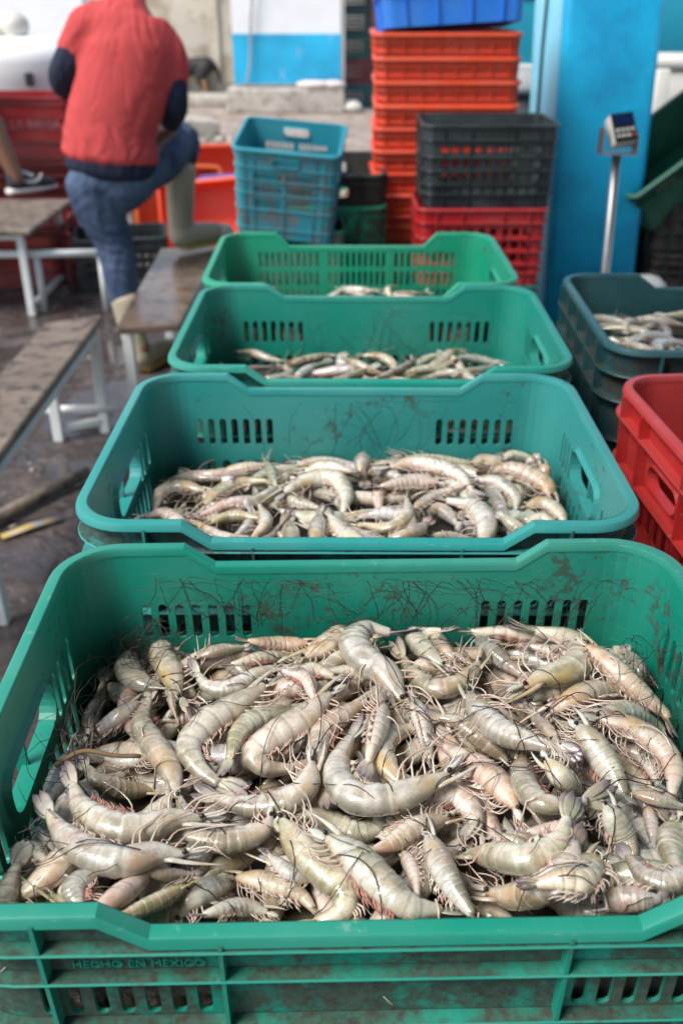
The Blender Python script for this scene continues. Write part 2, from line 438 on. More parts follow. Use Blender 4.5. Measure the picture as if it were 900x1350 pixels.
class Pile:
    RES = .0025
    def __init__(s, cx, cy, hx, hy, surf, base, yaw=0.):
        s.cx, s.cy, s.hx, s.hy, s.surf, s.yaw = cx, cy, hx, hy, surf, yaw
        s.nx = int(2 * (hx + .03) / s.RES) + 1; s.ny = int(2 * (hy + .03) / s.RES) + 1
        gx = cx - hx - .03 + np.arange(s.nx) * s.RES; gy = cy - hy - .03 + np.arange(s.ny) * s.RES
        s.X, s.Y = np.meshgrid(gx, gy, indexing='ij')
        s.hm = surf(s.X, s.Y) + base
        s.pending = []
    def idx(s, xy):
        return (np.clip(((xy[..., 0] - s.X[0, 0]) / s.RES).round().astype(int), 0, s.nx - 1), np.clip(((xy[..., 1] - s.Y[0, 0]) / s.RES).round().astype(int), 0, s.ny - 1))
    def clamp(s, xy, r):
        c, q = math.cos(s.yaw), math.sin(s.yaw); d = xy - np.array((s.cx, s.cy))
        l = np.stack([d[:, 0] * c + d[:, 1] * q, -d[:, 0] * q + d[:, 1] * c], 1)
        l[:, 0] = np.clip(l[:, 0], -s.hx + r, s.hx - r); l[:, 1] = np.clip(l[:, 1], -s.hy + r, s.hy - r)
        return np.stack([l[:, 0] * c - l[:, 1] * q, l[:, 0] * q + l[:, 1] * c], 1) + np.array((s.cx, s.cy))
    def settle(s, xy, r, lim):
        m = int(r.max() / s.RES) + 1; o = np.arange(-m, m + 1) * s.RES
        ox, oy = np.meshgrid(o, o, indexing='ij'); ox, oy = ox.ravel(), oy.ravel(); d2 = ox ** 2 + oy ** 2
        zt = np.empty(len(xy))
        for i in range(len(xy)):
            re = r[i] * .80; k = d2 < re * re
            ix, iy = s.idx(np.stack([xy[i, 0] + ox[k], xy[i, 1] + oy[k]], 1))
            zt[i] = (s.hm[ix, iy] + np.sqrt(re * re - d2[k])).max()
        z = zt.copy()
        ker = np.exp(-.5 * (np.arange(-8, 9) / 3.5) ** 2); ker /= ker.sum()
        for it in range(5):
            zs_ = np.convolve(np.pad(z, 8, 'edge'), ker, 'valid'); z = np.maximum(zs_, zt - .007)
        z = np.convolve(np.pad(z, 8, 'edge'), ker, 'valid')
        return np.minimum(z, s.surf(xy[:, 0], xy[:, 1]) + lim)
    def stamp(s, P, r):
        m = int(r.max() / s.RES) + 1; o = np.arange(-m, m + 1) * s.RES
        ox, oy = np.meshgrid(o, o, indexing='ij'); ox, oy = ox.ravel(), oy.ravel(); d2 = ox ** 2 + oy ** 2
        for i in range(len(P)):
            k = d2 < r[i] ** 2
            ix, iy = s.idx(np.stack([P[i, 0] + ox[k], P[i, 1] + oy[k]], 1))
            np.maximum.at(s.hm, (ix, iy), P[i, 2] + np.sqrt(r[i] ** 2 - d2[k]) * .95)
    def rads(s, Rb, n): 
        return Rb * np.interp(np.linspace(0, 1, n), [0, .1, .3, .5, .75, .9, 1], [.4, .65, .95, 1, .8, .55, .4])
    def put(s, xy, Rb, lim=.03):
        n = 30; xy = resample(np.asarray(xy, float), n); r = s.rads(Rb, n)
        xy = s.clamp(xy, Rb * .85)
        P = np.c_[xy, s.settle(xy, r, lim)]; s.stamp(P, r); return P
    def put_pixels(s, pts, wpx, lim=.03):
        n = 30; px = spline(np.array(pts, float), n)
        mid = px[n // 2]; zz = None
        p = at_z(mid[0], mid[1], s.surf(s.cx, s.cy)); z = np.full(n, float(s.surf(p[0], p[1])))
        for it in range(4):
            xyz = np.array([at_z(a, b, c) for (a, b), c in zip(px, z)])
            Rb = min(wpx / (2 * scale_at(xyz[n // 2])), .150 * length(xyz)); r = s.rads(Rb, n)
            xy = s.clamp(xyz[:, :2], Rb * .8)
            z = s.settle(xy, r, lim)
        xyz = np.c_[s.clamp(np.array([at_z(a, b, c) for (a, b), c in zip(px, z)])[:, :2], Rb * .8), z]
        s.stamp(xyz, r); return xyz, Rb
    def wander(s, start, ang, ln, n=26, curl=None):
        """a feeler lying over the heap"""
        p = np.array(start[:2], float); out = []; cv = rng.normal(0, .10) if curl is None else curl
        for i in range(n):
            out.append(p.copy()); p = p + np.array((math.cos(ang), math.sin(ang))) * ln / n; ang += cv + rng.normal(0, .06)
        xy = s.clamp(np.array(out), .004); ix, iy = s.idx(xy)
        z = s.hm[ix, iy] + .0012; ker = np.ones(5) / 5
        zs_ = np.convolve(np.pad(z, 2, 'edge'), ker, 'valid'); z = np.maximum(zs_, z - .004) + .0008
        return np.c_[xy, z]

TINT = dict(cream=(.60, .50, .34), white=(.65, .59, .48), grey=(.39, .375, .325), olive=(.43, .375, .21), yellow=(.54, .42, .18), yelgreen=(.47, .44, .24), tan=(.53, .405, .26),
            orange=(.57, .32, .15), blue=(.45, .475, .47), pink=(.61, .44, .35), green=(.43, .42, .31), dark=(.22, .195, .155))
def auto_dors(pts, d):
    if d == 'L': return 1.
    if d == 'R': return -1.
    p = np.array(pts, float); a, m, b = p[0], p[len(p) // 2], p[-1]
    cr = (m[0] - a[0]) * (b[1] - m[1]) - (m[1] - a[1]) * (b[0] - m[0])    # image y is down
    return 1. if cr > 0 else -1.   # turning right on screen -> convex on the left
def rand_curve(x, y, ang, L, bend, n=24):
    t = np.linspace(-.5, .5, n); a = ang + bend * t * 2
    d = np.stack([np.cos(a), np.sin(a)], 1) * L / n; p = np.cumsum(d, 0); p -= p.mean(0)
    return p + np.array((x, y))

# ------------------------------------------------------------------ crates
def make_crate(name, W, D, Hc, r=.055, draft=.12, dip=.022, dip_sides=(0, 2), dipx=(.185, .155), holes=None, handles=(1, 3), handle=(.13, .042, .045),
               ribs_z=(), ribs_x=None, rib_out=.0115, rim_out=.0085, lip=.0085, rib_z0=.002, mats=None, color=(.1, .5, .3), text=None):
    mats = mats or (M_PL, M_RIM, M_RIB)
    th = .0035
    root = thing(name, None, 'crate')
    sides = [((0, -1), (1, 0), D / 2, W / 2 - r), ((1, 0), (0, 1), W / 2, D / 2 - r), ((0, 1), (-1, 0), D / 2, W / 2 - r), ((-1, 0), (0, -1), W / 2, D / 2 - r)]
    def top(si, x):
        if si in dip_sides:
            return Hc - dip * float(np.clip((dipx[0] - abs(x)) / (dipx[0] - dipx[1]), 0, 1))
        return Hc
    def kf(z): return 1 - draft * (Hc - z)
    def pt(si, x, z, off=0.):
        n, d, h, _ = sides[si]; k = kf(z)
        return ((n[0] * h + d[0] * x) * k + n[0] * off, (n[1] * h + d[1] * x) * k + n[1] * off, z)
    def arc(si, a, z, off=0.):      # rounded corner after side si
        n, d, h, hl = sides[si]; k = kf(z)
        cx, cy = n[0] * (h - r) + d[0] * hl, n[1] * (h - r) + d[1] * hl
        dx, dy = n[0] * math.cos(a) + d[0] * math.sin(a), n[1] * math.cos(a) + d[1] * math.sin(a)
        return ((cx + dx * r) * k + dx * off, (cy + dy * r) * k + dy * off, z)
    sh = MB(); m = .0012
    zr = Hc - dip - .016
    holes = dict(holes or {})
    for si in handles:
        hw, hh, hz = handle
        holes.setdefault(si, []); holes[si] = list(holes[si]) + [(-hw / 2, hw / 2, Hc - hz - hh, Hc - hz)]
    allz = {0., zr}
    for hs in holes.values():
        for x0, x1, z0, z1 in hs: allz |= {round(z0 - m, 5), round(z1 + m, 5)}
    allz = sorted(z for z in allz if z <= zr + 1e-6)
    def quad2(si, ps):
        for off, flip in ((0., False), (-th, True)):
            V = [pt(si, x, z, off) for x, z in ps]; idx = list(range(len(V)))
            sh.add(V, [tuple(idx[::-1]) if flip else tuple(idx)])
    for si in range(4):
        hl = sides[si][3]; hs = holes.get(si, [])
        xs = {-hl, hl}
        if si in dip_sides: xs |= {q for q in (-dipx[0], -dipx[1], dipx[1], dipx[0]) if abs(q) < hl}
        for x0, x1, z0, z1 in hs: xs |= {round(x0 - m, 5), round(x1 + m, 5)}
        xs = sorted(xs); zs = allz
        for j in range(len(zs) - 1):
            i = 0
            while i < len(xs) - 1:
                cxm, czm = (xs[i] + xs[i + 1]) / 2, (zs[j] + zs[j + 1]) / 2
                if not any(x0 - m - 1e-5 < cxm < x1 + m + 1e-5 and z0 - m - 1e-5 < czm < z1 + m + 1e-5 for x0, x1, z0, z1 in hs):
                    quad2(si, [(xs[i], zs[j]), (xs[i + 1], zs[j]), (xs[i + 1], zs[j + 1]), (xs[i], zs[j + 1])])
                i += 1
        for i in range(len(xs) - 1):
            quad2(si, [(xs[i], zr), (xs[i + 1], zr), (xs[i + 1], top(si, xs[i + 1])), (xs[i], top(si, xs[i]))])
        for x0, x1, z0, z1 in hs:
            rad = min(x1 - x0, z1 - z0) / 2 * .96; big = (x1 - x0) > .05
            if big: rad = min(rad, .016)
            nq = 5; loop = []; cor = []
            for (cx, cz, a0, kx, kz) in ((x1 - rad, z1 - rad, 0, x1 + m, z1 + m), (x0 + rad, z1 - rad, 90, x0 - m, z1 + m), (x0 + rad, z0 + rad, 180, x0 - m, z0 - m), (x1 - rad, z0 + rad, 270, x1 + m, z0 - m)):
                loop.append([(cx + rad * math.cos(R(a0 + q * 90 / (nq - 1))), cz + rad * math.sin(R(a0 + q * 90 / (nq - 1)))) for q in range(nq)]); cor.append((kx, kz))
            for q in range(4):
                for p in range(nq - 1): quad2(si, [cor[q], loop[q][p + 1], loop[q][p]][::-1])
                quad2(si, [cor[q], cor[(q + 1) % 4], loop[(q + 1) % 4][0], loop[q][-1]])
            fl = [p for lp in loop for p in lp]; nn = len(fl)
            t2 = .006 if big else 0.
            V = [pt(si, x, z, t2) for x, z in fl] + [pt(si, x, z, -th - t2) for x, z in fl]
            sh.add(V, [(i, (i + 1) % nn, nn + (i + 1) % nn, nn + i) for i in range(nn)])
            if big:     # raised collar round the grip hole
                for s_, offs in ((1, (.0, t2)), (-1, (-th, -th - t2))):
                    out = []
                    cxm, czm = (x0 + x1) / 2, (z0 + z1) / 2
                    for x, z in fl: out.append((x + math.copysign(.004, x - cxm), z + math.copysign(.004, z - czm)))
                    V = [pt(si, x, z, offs[1]) for x, z in fl] + [pt(si, x, z, offs[0]) for x, z in out]
                    sh.add(V, [(i, (i + 1) % nn, nn + (i + 1) % nn, nn + i) for i in range(nn)])
        nA = 7; zz = list(allz) + [Hc]
        for a in range(nA):
            a0, a1 = R(90 * a / nA), R(90 * (a + 1) / nA)
            for j in range(len(zz) - 1):
                for off, flip in ((0., False), (-th, True)):
                    V = [arc(si, a0, zz[j], off), arc(si, a1, zz[j], off), arc(si, a1, zz[j + 1], off), arc(si, a0, zz[j + 1], off)]
                    sh.add(V, [(3, 2, 1, 0) if flip else (0, 1, 2, 3)])
    fl = []
    for si in range(4):
        fl += [pt(si, -sides[si][3], 0.), pt(si, sides[si][3], 0.)] + [arc(si, R(q * 18), 0.) for q in range(1, 5)]
    n = len(fl); V = fl + [(x, y, .005) for x, y, z in fl]
    sh.add(V, [tuple(range(n - 1, -1, -1)), tuple(range(n, 2 * n))] + [(i, (i + 1) % n, n + (i + 1) % n, n + i) for i in range(n)])
    sh.build('basket', mats[0], root, smooth=False, color=color)
    gapx = handle[0] / 2 + .012
    # path round the crate: (xy, outward, z)
    def loop_path(zf):
        pth = []
        for si in range(4):
            nrm_, d, h, hl = sides[si]
            xs = [-hl] + ([q for q in (-dipx[0], -dipx[0] * .97 - dipx[1] * .03, -dipx[1], dipx[1], dipx[0]) if abs(q) < hl] if si in dip_sides else [-gapx, gapx] if si in handles else [0.]) + [hl]
            for x in xs:
                z = zf(si, x); p = pt(si, x, z); pth.append((p, (nrm_[0], nrm_[1]), si, x))
            for q in range(1, 8):
                a = R(q * 90 / 8); z = zf(si, hl); p = arc(si, a, z)
                pth.append((p, (nrm_[0] * math.cos(a) + d[0] * math.sin(a), nrm_[1] * math.cos(a) + d[1] * math.sin(a)), -1, 0.))
        return pth
    def sweep(mb, pth, prof, gap=False):
        n, k = len(pth), len(prof); V = []
        for (p, o, _, _) in pth:
            for (a, b) in prof: V.append((p[0] + o[0] * a, p[1] + o[1] * a, p[2] + b))
        mb.add(V, [(i * k + j, ((i + 1) % n) * k + j, ((i + 1) % n) * k + (j + 1) % k, i * k + (j + 1) % k) for i in range(n) for j in range(k)
                   if not (gap and pth[i][2] in handles and pth[i][3] == -gapx)])
    rim = MB(); e = .0035
    sweep(rim, loop_path(top), [(-.0045, -.009), (-.0045, -.0022), (-.0039, -.0007), (-.0026, 0.), (rim_out - .0028, 0.), (rim_out - .0010, -.0007), (rim_out, -.0024), (rim_out + .0012, -lip), (rim_out - .003, -lip), (rim_out - .004, -.005), (.001, -.005), (.001, -.009)])
    ro = rim.build('rim', mats[1], root, color=color); es = ro.modifiers.new('e', 'EDGE_SPLIT'); es.split_angle = R(28)
    for z in ribs_z:
        rb = MB(); sweep(rb, loop_path(lambda si, x: z), [(.0005, -.0016), (.0005, .0016), (rib_out - .001, .0014), (rib_out, 0.), (rib_out - .001, -.0014)], gap=Hc - handle[2] - handle[1] - .006 < z < Hc - handle[2] + .006)
        rb.build('rib', mats[2], root, smooth=False, color=color)
    if ribs_x:
        for si, xl in ribs_x.items():
            for x in xl:
                rb = MB()
                hl = sides[si][3]; z0, z1 = rib_z0, top(si, x) - .006
                n_, d = sides[si][0], sides[si][1]
                V = []
                for z in (z0, z1):
                    for a, off in ((-.0016, .0004), (.0016, .0004), (.0014, rib_out - .0008), (-.0014, rib_out - .0008)):
                        if abs(x) <= hl: p = pt(si, x + a, z, off)
                        else:
                            ang = R(45) * (1 if x > 0 else -1)
                            q = arc(si if x > 0 else (si - 1) % 4, R(45), z, off); dd = R(45)
                            p = (q[0] + a * .7, q[1] + a * .7 * (1 if (n_[1] * x) < 0 else -1), z)
                        V.append(p)
                rb.add(V, [(0, 1, 5, 4), (1, 2, 6, 5), (2, 3, 7, 6), (3, 0, 4, 7), (0, 3, 2, 1), (4, 5, 6, 7)])
                rb.build('rib', mats[2], root, smooth=False, color=color)
    return root
def slots(n, x0, x1, z0, z1, duty=.55):
    p = (x1 - x0) / n
    return [(x0 + p * (i + .5 - duty / 2), x0 + p * (i + .5 + duty / 2), z0, z1) for i in range(n)]
HC = .335
zA0, zA1 = HC - .110, HC - .068
def standard_holes(zs_low=True):
    long = []
    for a, b in ((-.240, -.118), (.118, .240)):
        long += slots(7, a, b, zA0, zA1)
    if zs_low: long += slots(20, -.23, .23, HC - .175, HC - .135) + slots(20, -.23, .23, HC - .245, HC - .205)
    short = slots(4, .078, .15, HC - .108, HC - .058, .5) + slots(4, -.15, -.078, HC - .108, HC - .058, .5) + slots(12, -.135, .135, HC - .175, HC - .118, .5) + slots(12, -.135, .135, HC - .245, HC - .205, .5)
    return {0: long, 2: long, 1: short, 3: short}
RIBX = {0: (-.225, -.111, .111, .225), 2: (-.225, -.111, .111, .225), 1: (-.12, 0, .12), 3: (-.12, 0, .12)}
G1, G2, G3, G4 = (.001, .25, .172), (.020, .28, .26), (.003, .265, .195), (.003, .31, .17)
crateA = make_crate('shrimp_crate', .60, .43, HC, holes=standard_holes(), ribs_z=(HC - .034, HC - .0635, HC - .114, HC - .19, HC - .26), ribs_x=RIBX, color=G1, draft=.10)
GRP_ROW = 'green shrimp crates standing in a row'
def put_crate(proto, first, loc, yaw, label, group=None, color=None, rot=None, cat='crate'):
    rot = rot or (0, 0, yaw)
    if first:
        proto.location = loc; proto.rotation_euler = rot; tag(proto, label, None, group)
        if color:
            for c in proto.children: c.color = (*color, 1)
        return proto
    return copy_tree(proto, loc, rot, label, group, color)
ROW = [(.030, .612, .668, R(1.2), G1), (.018, 1.082, .672, R(-.3), G2), (.045, 1.548, .672, R(-.6), G3)]
LAB = ['large bright green crate heaped with big shrimp, closest of the row',
       'dusty teal-green crate of shrimp directly behind the closest crate, with a cracked rim',
       'bright green crate third in the row, a low layer of shrimp inside']
for i, (x, y, z, a, g) in enumerate(ROW):
    put_crate(crateA, i == 0, (x, y, z), a, LAB[i], GRP_ROW, g)
    if i > 0:
        put_crate(crateA, False, (x + .01, y, z - .336), a, 'green crate holding up the row, hidden under the filled crates', 'crates carrying the row', g)
        put_crate(crateA, False, (x, y, z - .670), a, 'green crate holding up the row, hidden under the filled crates', 'crates carrying the row', g)
for dz in (.336, .668):
    put_crate(crateA, False, (.030, .612, .668 - dz), R(1.), 'green crate holding up the row, hidden under the filled crates', 'crates carrying the row', G1)
# moulded lettering on the closest crate
def text_mesh(name, s, size, depth, mat, parent, loc, rot, color=None):
    cu = bpy.data.curves.new(name, 'FONT'); cu.body = s; cu.size = size; cu.extrude = depth; cu.align_x = 'CENTER'; cu.align_y = 'CENTER'
    ob = bpy.data.objects.new(name, cu); C.objects.link(ob)
    dg = bpy.context.evaluated_depsgraph_get(); me = bpy.data.meshes.new_from_object(ob.evaluated_get(dg))
    bpy.data.objects.remove(ob); me.materials.clear(); me.materials.append(mat)
    o = bpy.data.objects.new(name, me); C.objects.link(o); o.parent = parent; o.location = loc; o.rotation_euler = rot
    if color: o.color = (*color, 1)
    return o
text_mesh('lettering', 'HECHO EN MEXICO', .0095, .0009, M_PL, crateA, (-.165, -.2145, HC - .0558), (R(90), 0, 0), G1)

# crate four of the row: finer lattice walls
lat = []
for zt in (.045, .088, .131, .19):
    for a, b in ((-.232, -.085), (-.07, .07), (.085, .232)): lat += slots(10, a, b, HC - zt - .034, HC - zt, .5)
crateB = make_crate('shrimp_crate', .60, .42, HC, holes={0: lat, 2: lat, 1: slots(10, -.13, .13, HC - .2, HC - .125, .5), 3: slots(10, -.13, .13, HC - .2, HC - .125, .5)}, dip=.03, ribs_z=(HC - .038, HC - .128, HC - .19), ribs_x=RIBX, color=G4)
put_crate(crateB, True, (.036, 2.005, .668), R(.3), 'bright green crate with finely slotted walls at the far end of the row', GRP_ROW, G4)
for dz in (.336, .668): put_crate(crateA, False, (.036, 2.005, .668 - dz), 0, 'green crate holding up the row, hidden under the filled crates', 'crates carrying the row', G4)

# dark teal ribbed crate to the right, two high and more
DT = (.014, .085, .095)
rx = tuple(np.linspace(-.235, .235, 7)); ry = tuple(np.linspace(-.17, .17, 5))
crateC = make_crate('ribbed_crate', .62, .46, HC, holes={0: slots(7, -.24, -.10, zA0, zA1), 2: [], 1: [], 3: []}, handles=(), dip=.028, dipx=(.16, .12), ribs_z=(HC - .045, HC - .09, HC - .16, HC - .23, HC - .30),
                    ribs_x={0: rx, 2: rx, 1: ry, 3: ry}, rib_out=.016, color=DT)
put_crate(crateC, True, (.752, 1.672, .655), R(-1.5), 'dark teal ribbed crate filled with dull shrimp, right of the green row', None, DT)
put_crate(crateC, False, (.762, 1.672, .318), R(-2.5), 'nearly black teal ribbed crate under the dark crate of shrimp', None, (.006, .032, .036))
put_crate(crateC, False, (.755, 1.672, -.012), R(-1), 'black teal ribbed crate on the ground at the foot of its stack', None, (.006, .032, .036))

# red slotted crate right
RED = (.52, .018, .016)
rs_ = []
for a in (.118, .185): rs_ += slots(10, -.145, .145, HC - a - .056, HC - a, .66)
rl_ = []
for a in (.06, .118, .185): rl_ += slots(18, -.24, .24, HC - a - .045, HC - a, .5)
crateD = make_crate('red_crate', .60, .42, HC, holes={0: rl_, 2: [], 1: rs_, 3: rs_}, dip=0., dip_sides=(), handle=(.10, .034, .062), ribs_z=(HC - .04, HC - .112, HC - .178, HC - .25), ribs_x={1: (-.15, -.075, .075, .15), 3: (-.15, -.075, .075, .15)},
                    rib_out=.016, color=RED, mats=(M_BG, M_BG, M_BG))
put_crate(crateD, True, (.722, 1.126, .662), R(4.), 'bright red slotted crate at the right edge, topmost of its stack', 'red crates stacked at the right', RED)
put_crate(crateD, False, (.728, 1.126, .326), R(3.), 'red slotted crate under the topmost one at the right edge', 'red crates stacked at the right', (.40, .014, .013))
put_crate(crateD, False, (.725, 1.126, -.010), R(4.), 'red slotted crate on the ground under two others at the right edge', 'red crates stacked at the right', (.40, .014, .013))

